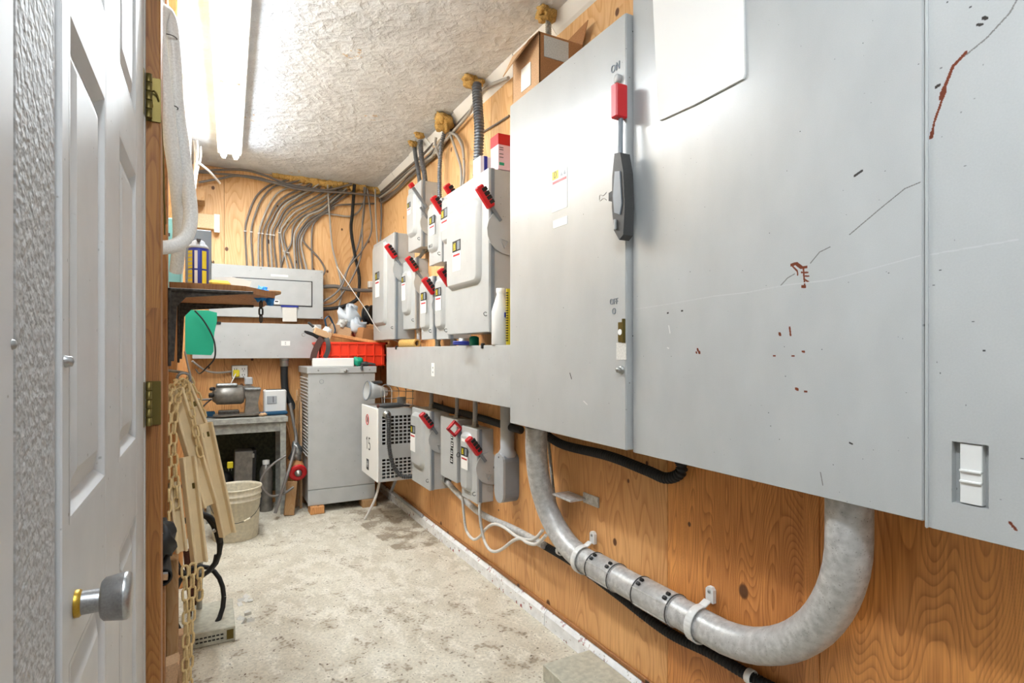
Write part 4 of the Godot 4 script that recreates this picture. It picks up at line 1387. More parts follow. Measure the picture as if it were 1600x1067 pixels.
# ---------------------------------------------------------------- back wall
func back_wall_gear() -> void:
	var st: SurfaceTool
	var t := thing("breaker_panel", "wide grey breaker panel lying sideways on the plywood back wall", "breaker panel", v(0.41, 1.46, BACK))
	st = S()
	bx(st, 0.03, 0.81, 1.47, 1.845, 4.755, BACK, 0.002)
	part(t, "body", st, M.enamel)
	st = S()
	bx(st, 0.005, 0.822, 1.462, 1.855, 4.74, 4.756, 0.003)
	var cv := part(t, "cover", st, M.enamel)
	st = S()
	bx(st, 0.17, 0.73, 1.563, 1.755, 4.732, 4.742, 0.003)
	var dr := part(cv, "breaker_door", st, M.enamel)
	st = S()
	bx(st, 0.162, 0.738, 1.555, 1.762, 4.738, 4.741, 0.0)
	part(cv, "door_gap", st, M.seam)
	st = S()
	bx(st, 0.45, 0.49, 1.568, 1.60, 4.728, 4.734, 0.002)
	var la := part(dr, "door_latch", st, M.pvc_white)
	st = S()
	bx(st, 0.458, 0.482, 1.584, 1.594, 4.726, 4.7295, 0.001)
	part(la, "latch_slot", st, M.seam)
	st = S()
	bx(st, 0.43, 0.555, 1.785, 1.80, 4.738, 4.741, 0.0)
	part(cv, "blank_label", st, M.white)
	for q in [[0.02, 1.845], [0.808, 1.84], [0.808, 1.475], [0.36, 1.84], [0.02, 1.475]]:
		st = S(false)
		lathe(st, v(q[0], q[1], 4.74), Vector3(0, 0, 1), [[0.006, 0.0], [0.005, 0.003], [0.0, 0.004]], 10)
		part(cv, "cover_screw", st, M.zinc)
	O = v(0.565, 1.44, 4.73)
	st = S()
	obx(st, v(0.565, 1.49, 4.728), Vector3(0.105, 0.11, 0.002), Basis(Vector3(0, 0, 1), 0.02), 0.0)
	single("paper_tag", "white paper tag hanging off the breaker panel's lower edge", "tag", st, M.paper, v(0.565, 1.44, 4.73))
	O = v(0.565, 1.55, 4.73)
	st = S()
	bx(st, 0.50, 0.63, 1.547, 1.56, 4.722, 4.732, 0.002)
	single("magnet_strip", "dark magnetic strip above the paper tag on the breaker panel", "magnet", st, M.blue, v(0.565, 1.55, 4.73))
	# black zigzag clip on the panel top
	O = v(0.0, 1.856, 4.76)
	st = S(false)
	for i in 5: ring(st, v(-0.02 + i * 0.014, 1.866, 4.765), Vector3(1, 0, 0.4), 0.010, 0.0028, 12, 5)
	single("spring", "small black coil lying on top of the breaker panel", "spring", st, M.black, v(0.0, 1.856, 4.76))
	t = thing("wireway", "long pale grey wireway trough on the back wall below the breaker panel", "wireway", v(0.36, 1.147, BACK))
	st = S()
	bx(st, -0.10, 0.80, 1.149, 1.412, 4.707, BACK, 0.002)
	part(t, "body", st, M.enamel)
	st = S()
	bx(st, -0.10, 0.80, 1.147, 1.415, 4.70, 4.708, 0.0015)
	cv = part(t, "cover", st, M.enamel)
	st = S()
	bx(st, 0.50, 0.565, 1.245, 1.282, 4.698, 4.701, 0.0)
	var lb := part(cv, "warning_sticker", st, M.white)
	st = S()
	for y in [1.257, 1.27]: bx(st, 0.527, 0.535, y - 0.003, y + 0.003, 4.6972, 4.6985, 0.0)
	part(lb, "print", st, M.lip)
	st = S()
	bx(st, 0.055, 0.085, 1.40, 1.42, 4.692, 4.704, 0.002)
	part(cv, "cover_clip", st, M.black)
	# plywood strip seen in the slot between the two
	O = v(0.36, 1.416, BACK)
	st = S()
	bx(st, 0.0, 0.80, 1.418, 1.462, 4.80, BACK - 0.001, 0.002)
	single("wood_batten", "dark wooden batten between breaker panel and back wireway", "batten", st, M.board, v(0.36, 1.416, BACK))
	# outlet
	t = thing("outlet_box", "metal four-socket outlet box on the back plywood with a yellow plug", "outlet", v(0.215, 1.0, BACK))
	st = S()
	bx(st, 0.158, 0.272, 0.995, 1.093, 4.80, BACK, 0.004)
	part(t, "box", st, M.zinc)
	st = S()
	bx(st, 0.162, 0.268, 0.998, 1.09, 4.796, 4.801, 0.002)
	var fp := part(t, "face_plate", st, M.pvc_white)
	st = S()
	for q in [[0.185, 1.065], [0.24, 1.065], [0.24, 1.02], [0.185, 1.02]]:
		for s in [-0.008, 0.008]: bx(st, q[0] + s - 0.002, q[0] + s + 0.002, q[1] - 0.006, q[1] + 0.006, 4.7945, 4.797, 0.0)
		bx(st, q[0] - 0.003, q[0] + 0.003, q[1] - 0.018, q[1] - 0.012, 4.7945, 4.797, 0.0)
	part(fp, "sockets", st, M.black)
	O = v(0.19, 1.02, 4.78)
	t = thing("power_plug", "yellow plug pushed into the back wall outlet", "plug", v(0.19, 1.02, 4.78))
	st = S()
	bx(st, 0.168, 0.212, 1.005, 1.06, 4.755, 4.7945, 0.006)
	part(t, "body", st, M.yellow)
	st = S(false)
	tube(st, curve([v(0.185, 1.03, 4.755), v(0.17, 1.0, 4.72), v(0.15, 0.96, 4.70), v(0.14, 0.93, 4.69)], 5), 0.004, 8)
	part(t, "cord", st, M.cable_white)
	# conduit out of the back wireway
	t = thing("flexible_conduit", "thick black hose dropping from the back wireway behind the white box", "conduit", v(0.53, 1.147, 4.78))
	st = S(false)
	tube(st, curve([v(0.53, 1.09, 4.77), v(0.53, 0.98, 4.77), v(0.54, 0.88, 4.77), v(0.575, 0.80, 4.77), v(0.60, 0.74, 4.76)], 6), 0.027, 16)
	part(t, "hose", st, M.rubber)
	st = S(false)
	lathe(st, v(0.53, 1.148, 4.77), Vector3.DOWN, [[0.036, 0.0], [0.036, 0.02], [0.031, 0.022], [0.033, 0.03], [0.033, 0.06], [0.028, 0.066]], 16)
	part(t, "connector", st, M.zinc)
	# wood blocks and white junction box
	O = v(-0.03, 2.115, BACK)
	st = S()
	bx(st, -0.155, 0.075, 2.12, 2.228, 4.79, BACK, 0.003)
	single("wood_block", "pale wooden block screwed to the back wall above the spray can", "block", st, M.pine, v(-0.03, 2.115, BACK))
	O = v(0.055, 2.1, 4.78)
	st = S()
	bx(st, 0.040, 0.078, 2.095, 2.232, 4.783, 4.79, 0.002)
	single("tape_piece", "white tape wrapped on the end of the wooden block", "tape", st, M.white, v(0.055, 2.1, 4.78))
	O = v(-0.08, 2.28, 4.7)
	st = S()
	bx(st, -0.155, -0.02, 2.285, 2.37, 4.62, 4.80, 0.003)
	single("shelf_box", "small grey-brown box under the cable bundle in the left back corner", "box", st, M.oldwood, v(-0.08, 2.28, 4.7))
	t = thing("junction_box", "little white junction box on the back wall by the far switch", "junction box", v(1.24, 1.745, BACK))
	st = S()
	bx(st, 1.205, 1.285, 1.745, 1.80, 4.805, BACK, 0.003)
	part(t, "box", st, M.pvc_white)
	st = S()
	bx(st, 1.21, 1.28, 1.75, 1.795, 4.80, 4.806, 0.003)
	part(t, "lid", st, M.pvc_white)

# ---------------------------------------------------------------- cables and foam
const ORD := ["first", "second", "third", "fourth", "fifth", "sixth", "seventh", "eighth", "ninth", "tenth", "eleventh", "twelfth", "thirteenth", "fourteenth", "fifteenth", "sixteenth", "seventeenth"]

func cable(label: String, pts: Array, r: float, m: Material, group: String, clips := []) -> void:
	var p := vs(pts)
	var t := thing("cable", label, "cable", p[0], group)
	var st := S(false)
	tube(st, curve(p, 6), r, 8)
	part(t, "sheath", st, m)
	for i in clips:
		st = S()
		obx(st, p[i] + Vector3(0, 0, 0.002), Vector3(r * 3.0, 0.007, r * 2.2), Basis.IDENTITY, 0.001)
		part(t, "cable_clip", st, M.cable_white)

func cables() -> void:
	var st: SurfaceTool
	var arch: Array = [[[0.265,1.854,4.832],[0.265,1.882,4.832],[0.254,2.133,4.832],[0.274,2.253,4.832],[0.331,2.41,4.832],[0.423,2.511,4.832],[0.541,2.566,4.832],[0.632,2.607,4.832]],
	[[0.307,1.855,4.816],[0.307,1.877,4.816],[0.296,2.128,4.816],[0.324,2.268,4.816],[0.375,2.399,4.816],[0.457,2.499,4.816],[0.587,2.553,4.816],[0.709,2.611,4.816]],
	[[0.347,1.859,4.824],[0.347,1.878,4.824],[0.351,2.125,4.824],[0.393,2.278,4.824],[0.446,2.398,4.824],[0.516,2.483,4.824],[0.661,2.555,4.824],[0.723,2.613,4.824]],
	[[0.376,1.86,4.82],[0.376,1.876,4.82],[0.376,2.124,4.82],[0.422,2.255,4.82],[0.48,2.376,4.82],[0.564,2.457,4.82],[0.685,2.531,4.82],[0.778,2.61,4.82]],
	[[0.42,1.852,4.828],[0.42,1.877,4.828],[0.409,2.123,4.828],[0.446,2.247,4.828],[0.517,2.376,4.828],[0.613,2.452,4.828],[0.711,2.524,4.828],[0.786,2.606,4.828]],
	[[0.445,1.852,4.812],[0.445,1.874,4.812],[0.433,2.118,4.812],[0.468,2.233,4.812],[0.527,2.354,4.812],[0.623,2.437,4.812],[0.733,2.516,4.812],[0.833,2.602,4.812]],
	[[0.479,1.857,4.832],[0.479,1.876,4.832],[0.458,2.122,4.832],[0.494,2.227,4.832],[0.553,2.343,4.832],[0.662,2.434,4.832],[0.774,2.52,4.832],[0.862,2.605,4.832]],
	[[0.51,1.85,4.816],[0.51,1.872,4.816],[0.498,2.142,4.816],[0.518,2.233,4.816],[0.587,2.337,4.816],[0.684,2.4,4.816],[0.809,2.488,4.816],[0.937,2.592,4.816]],
	[[0.564,1.855,4.824],[0.564,1.874,4.824],[0.534,2,4.824],[0.51,2.145,4.824],[0.54,2.218,4.824],[0.612,2.316,4.824],[0.71,2.386,4.824],[0.836,2.467,4.824],[0.977,2.599,4.824]],
	[[0.6,1.851,4.82],[0.6,1.874,4.82],[0.564,1.989,4.82],[0.531,2.114,4.82],[0.558,2.193,4.82],[0.63,2.285,4.82],[0.734,2.368,4.82],[0.854,2.449,4.82],[1.016,2.597,4.82]],
	[[0.511,1.846,4.828],[0.517,1.897,4.828],[0.541,1.976,4.828],[0.589,2.07,4.828],[0.603,2.2,4.828],[0.662,2.284,4.828],[0.761,2.347,4.828],[0.868,2.426,4.828],[1.017,2.579,4.828]],
	[[0.617,1.844,4.812],[0.617,1.87,4.812],[0.607,2.094,4.812],[0.629,2.187,4.812],[0.709,2.299,4.812],[0.808,2.356,4.812],[0.897,2.439,4.812],[1.054,2.6,4.812]],
	[[0.644,1.849,4.832],[0.644,1.875,4.832],[0.628,2.074,4.832],[0.66,2.181,4.832],[0.734,2.286,4.832],[0.837,2.351,4.832],[0.946,2.47,4.832],[1.078,2.609,4.832]],
	[[0.672,1.849,4.816],[0.672,1.873,4.816],[0.642,2.06,4.816],[0.675,2.179,4.816],[0.755,2.275,4.816],[0.872,2.358,4.816],[0.937,2.412,4.816],[1.068,2.439,4.816],[1.257,2.469,4.816]],
	[[0.704,1.848,4.824],[0.704,1.874,4.824],[0.664,2.063,4.824],[0.692,2.169,4.824],[0.762,2.275,4.824],[0.836,2.331,4.824],[0.925,2.337,4.824],[1.056,2.338,4.824],[1.136,2.404,4.824],[1.184,2.547,4.824],[1.177,2.607,4.824]],
	[[0.822,1.813,4.82],[0.848,1.874,4.82],[0.797,1.969,4.82],[0.691,2.078,4.82],[0.681,2.142,4.82],[0.741,2.252,4.82],[0.867,2.351,4.82],[0.924,2.391,4.82]],
	[[0.751,1.849,4.828],[0.751,1.875,4.828],[0.748,2.189,4.828],[0.798,2.293,4.828],[0.913,2.418,4.828],[1.07,2.546,4.828]]]
	for i in arch.size():
		cable("%s grey cable from the left arching up from the breaker panel" % ORD[i], arch[i], 0.0072, [M.cable, M.cable, M.cable_pale][(i * 2 + 1) % 3] if i < 15 else M.cable, "cables arching over the back wall", [2] if i < 10 else [])
	var drop: Array = [[[0.869,2.571,4.8],[0.869,2.512,4.8],[0.895,2.146,4.8],[0.914,2.015,4.8],[0.966,1.82,4.8],[0.979,1.688,4.8],[0.959,1.58,4.8]],
	[[1.162,2.589,4.79],[1.162,2.373,4.79],[1.115,2.098,4.79],[1.009,1.848,4.79],[0.932,1.684,4.79],[0.827,1.614,4.79]],
	[[1.173,2.588,4.78],[1.166,2.506,4.78],[1.146,2.274,4.78],[1.139,2.031,4.78],[1.06,1.81,4.78],[0.93,1.617,4.78],[0.825,1.58,4.78]],
	[[1.184,2.574,4.77],[1.211,2.388,4.77],[1.218,2.212,4.77],[1.137,2.043,4.77],[1.031,1.9,4.77],[0.966,1.724,4.77],[0.824,1.599,4.77]],
	[[1.249,2.58,4.76],[1.256,2.309,4.76],[1.273,2.066,4.76]],
	[[1.295,2.529,4.75],[1.301,2.312,4.75],[1.284,2.065,4.75]]]
	var dl := ["single grey cable hanging long and straight across the back plywood", "grey cable sweeping from the ceiling foam to the panel's right side, uppermost", "grey cable sweeping from the ceiling foam to the panel's right side, lowest", "grey cable bowing out to the right before crossing back to the panel", "straight grey cable down the back wall near the corner", "grey cable nearest to the back right corner"]
	for i in drop.size(): cable(dl[i], drop[i], 0.0072, M.cable_pale if i in [0, 4] else M.cable, "cables hanging on the right of the back wall")
	var hz: Array = [[[-0.073,2.537,4.79],[0.216,2.593,4.79],[0.385,2.576,4.79],[0.56,2.532,4.79],[0.842,2.519,4.79],[1.306,2.534,4.79]],
	[[-0.073,2.528,4.778],[0.304,2.548,4.778],[0.441,2.531,4.778],[0.703,2.51,4.778],[0.878,2.527,4.778],[1.059,2.599,4.778]],
	[[-0.062,2.449,4.766],[0.085,2.5,4.766],[0.215,2.538,4.766],[0.44,2.521,4.766],[0.617,2.495,4.766],[0.838,2.502,4.766],[1.057,2.518,4.766],[1.285,2.521,4.766]]]
	var hl := ["upper grey cable crossing the back wall just under the ceiling", "middle grey cable crossing the back wall under the ceiling", "lower grey cable crossing the back wall under the ceiling"]
	for i in 3: cable(hl[i], hz[i], 0.0085, M.cable, "cables crossing under the ceiling")
	var t := thing("flexible_conduit", "thick black armoured conduit running down the back plywood from the ceiling", "conduit", v(1.0, 2.5, 4.79))
	st = S(false)
	ribbed(st, vs([[1.082,2.599,4.79],[1.065,2.361,4.79],[1.055,2.213,4.79],[1.088,2.001,4.79],[1.122,1.829,4.79],[1.115,1.68,4.79],[1.082,1.611,4.79]]), 0.0145, 0.012, 0.14, 10)
	part(t, "hose", st, M.rubber)
	cable("stout grey feed cable leaving the breaker panel's right edge, upper", [[0.818,1.727,4.78],[0.93,1.736,4.78],[1.007,1.72,4.78],[1.139,1.714,4.78],[1.234,1.719,4.78]], 0.016, M.cable, "stout feed cables")
	cable("stout dark feed cable leaving the breaker panel's right edge, lower", [[0.814,1.543,4.76],[0.926,1.556,4.76],[1.036,1.594,4.76],[1.108,1.643,4.76]], 0.015, M.rubber, "stout feed cables")
	cable("white cord dangling diagonally in front of the junk bin", [[0.842,1.831,4.3],[0.906,1.734,4.3],[0.977,1.63,4.3],[1.061,1.512,4.3],[1.172,1.343,4.3],[1.376,1.233,4.3],[1.363,1.094,4.3],[1.311,0.97,4.3]], 0.0035, M.cable_white, "loose cords")
	var run: Array = [[[1.31,2.576,4.908],[1.31,2.57,4.735],[1.31,2.566,4.164],[1.31,2.563,3.724],[1.31,2.585,3.433],[1.31,2.622,3.301]],
	[[1.298,2.546,4.828],[1.298,2.532,4.626],[1.298,2.528,4.047],[1.298,2.504,3.646],[1.298,2.532,3.363],[1.298,2.57,3.217]],
	[[1.286,2.506,4.749],[1.286,2.491,4.397],[1.286,2.496,3.885],[1.286,2.472,3.487],[1.286,2.496,3.258],[1.286,2.529,2.898],[1.286,2.555,2.839],[1.286,2.583,2.674],[1.286,2.531,2.42]],
	[[1.31,2.503,4.837],[1.31,2.477,4.331],[1.31,2.493,4.059],[1.31,2.49,3.68],[1.31,2.489,3.394],[1.31,2.545,3.177],[1.31,2.566,2.937],[1.31,2.572,2.878],[1.31,2.594,2.608],[1.31,2.576,2.5]],
	[[1.298,2.464,4.759],[1.298,2.452,4.408],[1.298,2.47,3.826],[1.298,2.473,3.44],[1.298,2.509,3.253]]]
	var rl := ["grey cable run along the ceiling angle, topmost strand to the foam", "grey cable run along the ceiling angle, second strand to the foam", "grey cable run along the ceiling angle on past the armoured conduit, upper strand", "grey cable run along the ceiling angle on past the armoured conduit, lower strand", "grey cable run along the ceiling angle, lowest short strand"]
	for i in run.size(): cable(rl[i], run[i], 0.009, M.cable if i != 2 else M.cable_pale, "cables along the right ceiling angle")
	var loops: Array = [[[1.295,2.605,3.206],[1.295,2.529,3.175],[1.295,2.472,3.075],[1.295,2.38,2.995],[1.295,2.231,2.976],[1.295,2.161,2.995]],
	[[1.287,2.504,3.164],[1.287,2.371,3.072],[1.287,2.256,3.004],[1.287,2.157,3.004]],
	[[1.279,2.461,3.468],[1.279,2.512,3.314],[1.279,2.529,3.205],[1.279,2.47,3.069],[1.279,2.376,2.973],[1.279,2.293,2.942]],
	[[1.271,2.556,3.368],[1.271,2.505,3.378],[1.271,2.401,3.308],[1.271,2.335,3.312]]]
	var ll := ["pale cable looping from the ceiling foam down to the biggest switch, right leg", "pale cable dropping from the ceiling foam to the biggest switch, left leg", "pale cable arching over beside the ceiling foam", "short pale cable hanging by the ribbed conduit"]
	for i in loops.size(): cable(ll[i], loops[i], 0.008, M.cable_pale, "pale loops under the ceiling foam")
	var fx := [[[[1.25,2.614,3.73],[1.25,2.515,3.696],[1.25,2.396,3.64],[1.25,2.332,3.618]], 0.015, "armoured conduit into the topmost switch, left of the pair"], [[[1.25,2.621,3.607],[1.25,2.496,3.585],[1.25,2.38,3.532],[1.25,2.307,3.511]], 0.017, "armoured conduit into the topmost switch, right of the pair"], [[[1.27,2.559,3.2],[1.27,2.488,3.263],[1.27,2.403,3.291],[1.27,2.306,3.305],[1.27,2.15,3.3]], 0.014, "slim armoured conduit from the ceiling foam to the small upper switch"], [[[1.22,2.579,2.646],[1.22,2.443,2.627],[1.22,2.328,2.613],[1.22,2.166,2.627],[1.22,2.079,2.633]], 0.0265, "thickest ribbed armoured conduit rising from the biggest switch to the ceiling"]]
	for q in fx:
		var p := vs(q[0])
		t = thing("armoured_conduit", q[2], "conduit", p[-1], "armoured conduits rising to the ceiling")
		st = S(false)
		ribbed(st, p, q[1], 0.010 + q[1] * 0.2, 0.22)
		part(t, "hose", st, M.armour)
	t = thing("armoured_conduit", "slim armoured conduit rising to the ceiling behind the cardboard box", "conduit", v(1.253, 2.3, 2.0), "armoured conduits rising to the ceiling")
	st = S(false)
	ribbed(st, [v(1.253, 2.61, 2.0), v(1.253, 2.5, 2.0), v(1.255, 2.205, 1.99)], 0.013, 0.009, 0.15)
	part(t, "hose", st, M.zinc)
	cable("thin cable stapled along the plywood between thickest conduit and cabinet", [[1.312, 2.393, 2.793], [1.312, 2.376, 2.616], [1.312, 2.367, 2.461]], 0.005, M.cable, "cables along the right ceiling angle")
	# spray foam
	var fl := [[v(1.214, CEIL - 0.012, 2.67), Vector3(0.055, 0.024, 0.05), "yellow spray foam round the thickest conduit at the ceiling"], [v(1.25, CEIL - 0.035, 3.17), Vector3(0.055, 0.05, 0.07), "lumpy yellow spray foam holding a bunch of cables at the ceiling"], [v(1.206, CEIL - 0.008, 3.5), Vector3(0.03, 0.02, 0.03), "small yellow foam plug at the ceiling, right of the pair"], [v(1.217, CEIL - 0.008, 3.66), Vector3(0.03, 0.02, 0.03), "small yellow foam plug at the ceiling, left of the pair"], [v(1.24, CEIL - 0.010, 2.0), Vector3(0.04, 0.025, 0.045), "yellow foam plug at the ceiling above the cardboard box"]]
	var k := 0
	for q in fl:
		t = thing("spray_foam", q[2], "foam", q[0], "spray foam plugs")
		k += 1
		st = S(false)
		blob(st, q[0], q[1], 90 + k, 0.45, 2.2)
		blob(st, q[0] + Vector3(-q[1].x * 0.7, 0.004, q[1].z * 0.5), q[1] * 0.6, 190 + k, 0.45, 2.4)
		part(t, "foam", st, M.foam)
	t = thing("foam_bead", "long lumpy bead of yellow spray foam along the back ceiling edge", "foam", v(0.9, CEIL, 4.82))
	st = S(false)
	var rng := RandomNumberGenerator.new()
	rng.seed = 77
	var x := 0.46
	while x < 1.31:
		var r := rng.randf_range(0.018, 0.042) * (0.55 if x < 0.62 else 1.0)
		blob(st, v(x, CEIL - 0.010 - rng.randf() * 0.02 * (x - 0.2), 4.825), Vector3(r * 1.2, r, r * 0.9), int(x * 1000), 0.4, 2.0)
		x += r * 1.15
	part(t, "foam", st, M.foam)

# ---------------------------------------------------------------- transformer and junk bin
func far_corner() -> void:
	var st: SurfaceTool
	var t := thing("transformer", "tall grey floor transformer cabinet with louvred side on wooden blocks", "transformer", v(0.895, 0.055, 4.58))
	st = S()
	bx(st, 0.655, 1.138, 0.06, 1.04, 4.375, 4.80, 0.003)
	var bd := part(t, "body", st, M.enamel)
	st = S()
	bx(st, 0.648, 1.145, 0.175, 1.036, 4.365, 4.377, 0.003)
	part(t, "front_panel", st, M.enamel)
	st = S()
	bx(st, 0.648, 1.145, 0.058, 0.171, 4.365, 4.377, 0.003)
	part(t, "kick_plate", st, M.enamel)
	st = S()
	bx(st, 0.640, 1.155, 1.035, 1.085, 4.355, 4.81, 0.004)
	var lid := part(t, "lid", st, M.enamel)
	st = S()
	for i in 24:
		var y := 0.42 + i * 0.025
		bar(st, v(0.652, y, 4.40), v(0.652, y, 4.77), 0.012, 0.010, Vector3(1, 0.6, 0), 0.001)
	part(bd, "side_louvres", st, M.enamel)
	for q in [0.72, 1.10]:
		st = S(false)
		lathe(st, v(q, 1.06, 4.355), Vector3(0, 0, 1), [[0.006, 0.0], [0.006, 0.003], [0.0, 0.004]], 10)
		part(lid, "lid_screw", st, M.zinc)
	st = S()
	bx(st, 0.872, 0.936, 1.035, 1.07, 4.346, 4.357, 0.004)
	var lk := part(lid, "lock_plate", st, M.enamel)
	st = S(false)
	lathe(st, v(0.915, 1.052, 4.346), Vector3(0, 0, 1), [[0.012, 0.0], [0.012, 0.006], [0.0, 0.007]], 14)
	part(lk, "lock", st, M.zinc)
	st = S(false)
	ring(st, v(0.745, 0.975, 4.364), Vector3(0, 0, 1), 0.015, 0.0012, 18, 4)
	part(bd, "knockout", st, M.lip)
	var bl := ["pale wooden block under the transformer's left front corner", "whitish wooden block under the transformer's right front corner", "wooden block under the transformer's back edge"]
	var i := 0
	for q in [[0.66, 0.76, 4.33, 4.45, M.stud_pale], [1.04, 1.15, 4.34, 4.46, M.oldwood], [0.66, 1.10, 4.70, 4.79, M.oldwood]]:
		O = v(q[0], 0, q[2])
		st = S()
		bx(st, q[0], q[1], 0.0, 0.0575, q[2], q[3], 0.004)
		single("wood_block", bl[i], "block", st, q[4], v(q[0], 0, q[2]))
		i += 1
	# orange bin
	t = thing("storage_bin", "orange plastic parts bin full of junk on the transformer", "bin", v(0.99, 1.085, 4.58))
	st = S()
	var x0 := 0.74
	var x1 := 1.25
	bx(st, x0, x1, 1.087, 1.097, 4.44, 4.74, 0.001)
	bx(st, x0, x1, 1.09, 1.262, 4.44, 4.452, 0.001)
	bx(st, x0, x1, 1.09, 1.262, 4.73, 4.742, 0.001)
	bx(st, x0, x0 + 0.012, 1.09, 1.262, 4.44, 4.742, 0.001)
	bx(st, x1 - 0.012, x1, 1.09, 1.262, 4.44, 4.742, 0.001)
	part(t, "tub", st, M.orange)
	st = S()
	bx(st, x0 - 0.012, x1 + 0.012, 1.255, 1.272, 4.428, 4.452, 0.003)
	bx(st, x0 - 0.012, x1 + 0.012, 1.255, 1.272, 4.73, 4.755, 0.003)
	bx(st, x0 - 0.012, x0 + 0.01, 1.255, 1.272, 4.428, 4.755, 0.003)
	bx(st, x1 - 0.01, x1 + 0.012, 1.255, 1.272, 4.428, 4.755, 0.003)
	part(t, "rim", st, M.orange)
	for k in 8:
		st = S()
		var xx := x0 + 0.02 + k * 0.065
		bx(st, xx, xx + 0.008, 1.09, 1.258, 4.430, 4.442, 0.002)
		part(t, "rib", st, M.orange)
	st = S()
	bx(st, x0, x1, 1.165, 1.175, 4.431, 4.442, 0.002)
	part(t, "band", st, M.orange)
	# contents and clutter
	O = v(0.78, 1.086, 4.40)
	st = S()
	bx(st, 0.685, 0.985, 1.086, 1.148, 4.375, 4.425, 0.003)
	bx(st, 0.690, 0.98, 1.1455, 1.149, 4.38, 4.42, 0.001)
	single("white_block", "white foam block lying on the transformer's front edge", "block", st, M.white, v(0.78, 1.086, 4.40))
	t = thing("work_glove", "green and grey work glove drooping over the transformer's edge", "glove", v(1.03, 1.086, 4.40))
	st = S(false)
	blob(st, v(1.02, 1.122, 4.40), Vector3(0.045, 0.034, 0.03), 4, 0.3)
	part(t, "cuff", st, M.green)
	st = S(false)
	blob(st, v(1.07, 1.103, 4.39), Vector3(0.04, 0.02, 0.03), 6, 0.25)
	for k in 4: tube(st, curve([v(1.08, 1.103, 4.375 + k * 0.013), v(1.115, 1.105, 4.365 + k * 0.016), v(1.145 - k * 0.008, 1.095, 4.36 + k * 0.018)], 4), 0.009, 8)
	tube(st, [v(1.05, 1.095, 4.375), v(1.035, 1.075, 4.348), v(1.04, 1.055, 4.344)], 0.009, 8)
	part(t, "palm_and_fingers", st, M.darkgrey)
	_belt("sanding_belt", "blue sanding belt loop standing up in the junk bin", [v(0.80, 1.45, 4.55), v(0.83, 1.475, 4.55), v(0.86, 1.42, 4.55), v(0.875, 1.36, 4.55), v(0.855, 1.335, 4.55), v(0.83, 1.36, 4.55), v(0.81, 1.40, 4.55)], 0.06, M.sand_blue, M.sand_brown)
	t = thing("sanding_belt", "dark brown sanding belt hanging out of the bin's left end", "sanding belt", v(0.72, 1.27, 4.42), "loose sanding belts")
	st = S()
	_ribbon(st, curve([v(0.765, 1.305, 4.44), v(0.745, 1.285, 4.415), v(0.72, 1.235, 4.41), v(0.70, 1.185, 4.41), v(0.69, 1.135, 4.41)], 5), 0.046, 0.003)
	part(t, "belt", st, M.sand_brown)
	t = thing("sanding_belt", "grey sanding belt folded over the bin's front rim", "sanding belt", v(0.79, 1.3, 4.41), "loose sanding belts")
	st = S()
	_ribbon(st, curve([v(0.775, 1.31, 4.46), v(0.79, 1.298, 4.42), v(0.80, 1.25, 4.405), v(0.795, 1.20, 4.402), v(0.775, 1.152, 4.402)], 5), 0.034, 0.003)
	part(t, "belt", st, M.darkgrey)
	O = v(0.95, 1.29, 4.5)
	st = S()
	bar(st, v(0.81, 1.335, 4.50), v(1.23, 1.262, 4.46), 0.035, 0.024, Vector3.UP, 0.003)
	single("wood_stick", "pale wooden stick lying across the junk bin", "stick", st, M.stud_pale, v(0.95, 1.29, 4.5))
	O = v(0.92, 1.33, 4.6)
	st = S()
	obx(st, v(0.92, 1.36, 4.58), Vector3(0.17, 0.085, 0.06), Basis(Vector3(0, 0, 1), -0.25), 0.003)
	single("parts_carton", "beige worn carton in the middle of the junk bin", "carton", st, M.card_pale, v(0.92, 1.33, 4.6))
	O = v(1.12, 1.28, 4.6)
	st = S()
	obx(st, v(1.12, 1.335, 4.56), Vector3(0.13, 0.10, 0.10), Basis(Vector3(0.2, 1, 0.3).normalized(), 0.4) * Basis(Vector3(0, 0, 1), -0.25), 0.003)
	single("parts_carton", "brown open carton at the right end of the junk bin", "carton", st, M.card, v(1.12, 1.28, 4.6))
	O = v(0.76, 1.3, 4.45)
	st = S()
	obx(st, v(0.765, 1.335, 4.45), Vector3(0.13, 0.05, 0.06), Basis(Vector3(0, 0, 1), -0.35), 0.004)
	single("wire_brush", "tan scrubbing brush at the left end of the junk bin", "brush", st, M.card_pale, v(0.76, 1.3, 4.45))
	t = thing("torch_tool", "black-handled soldering tool sticking out left of the junk bin", "tool", v(0.72, 1.3, 4.44))
	st = S(false)
	tube(st, [v(0.63, 1.35, 4.42), v(0.65, 1.342, 4.42), v(0.70, 1.325, 4.43), v(0.745, 1.295, 4.44)], 0.012, 10, [0.007, 0.012, 0.014, 0.013])
	part(t, "handle", st, M.black)
	st = S(false)
	tube(st, [v(0.745, 1.295, 4.44), v(0.76, 1.285, 4.445), v(0.80, 1.275, 4.46)], 0.016, 10)
	part(t, "ferrule", st, M.zinc)
	st = S(false)
	ring(st, v(0.625, 1.325, 4.42), Vector3(0, 0.2, 1), 0.012, 0.003, 12, 5)
	part(t, "hanging_ring", st, M.steel)
	t = thing("screwdriver", "grey tool shaft poking up left of the junk bin", "tool", v(0.68, 1.4, 4.5))
	st = S(false)
	tube(st, [v(0.665, 1.42, 4.47), v(0.705, 1.385, 4.47)], 0.0095, 10)
	part(t, "shaft", st, M.darkgrey)
	st = S(false)
	tube(st, [v(0.705, 1.385, 4.47), v(0.75, 1.35, 4.475), v(0.78, 1.325, 4.48)], 0.02, 10)
	part(t, "handle", st, M.paper)
	t = thing("plastic_bag", "crumpled clear plastic bag on top of the junk bin", "bag", v(1.0, 1.4, 4.62))
	st = S(false)
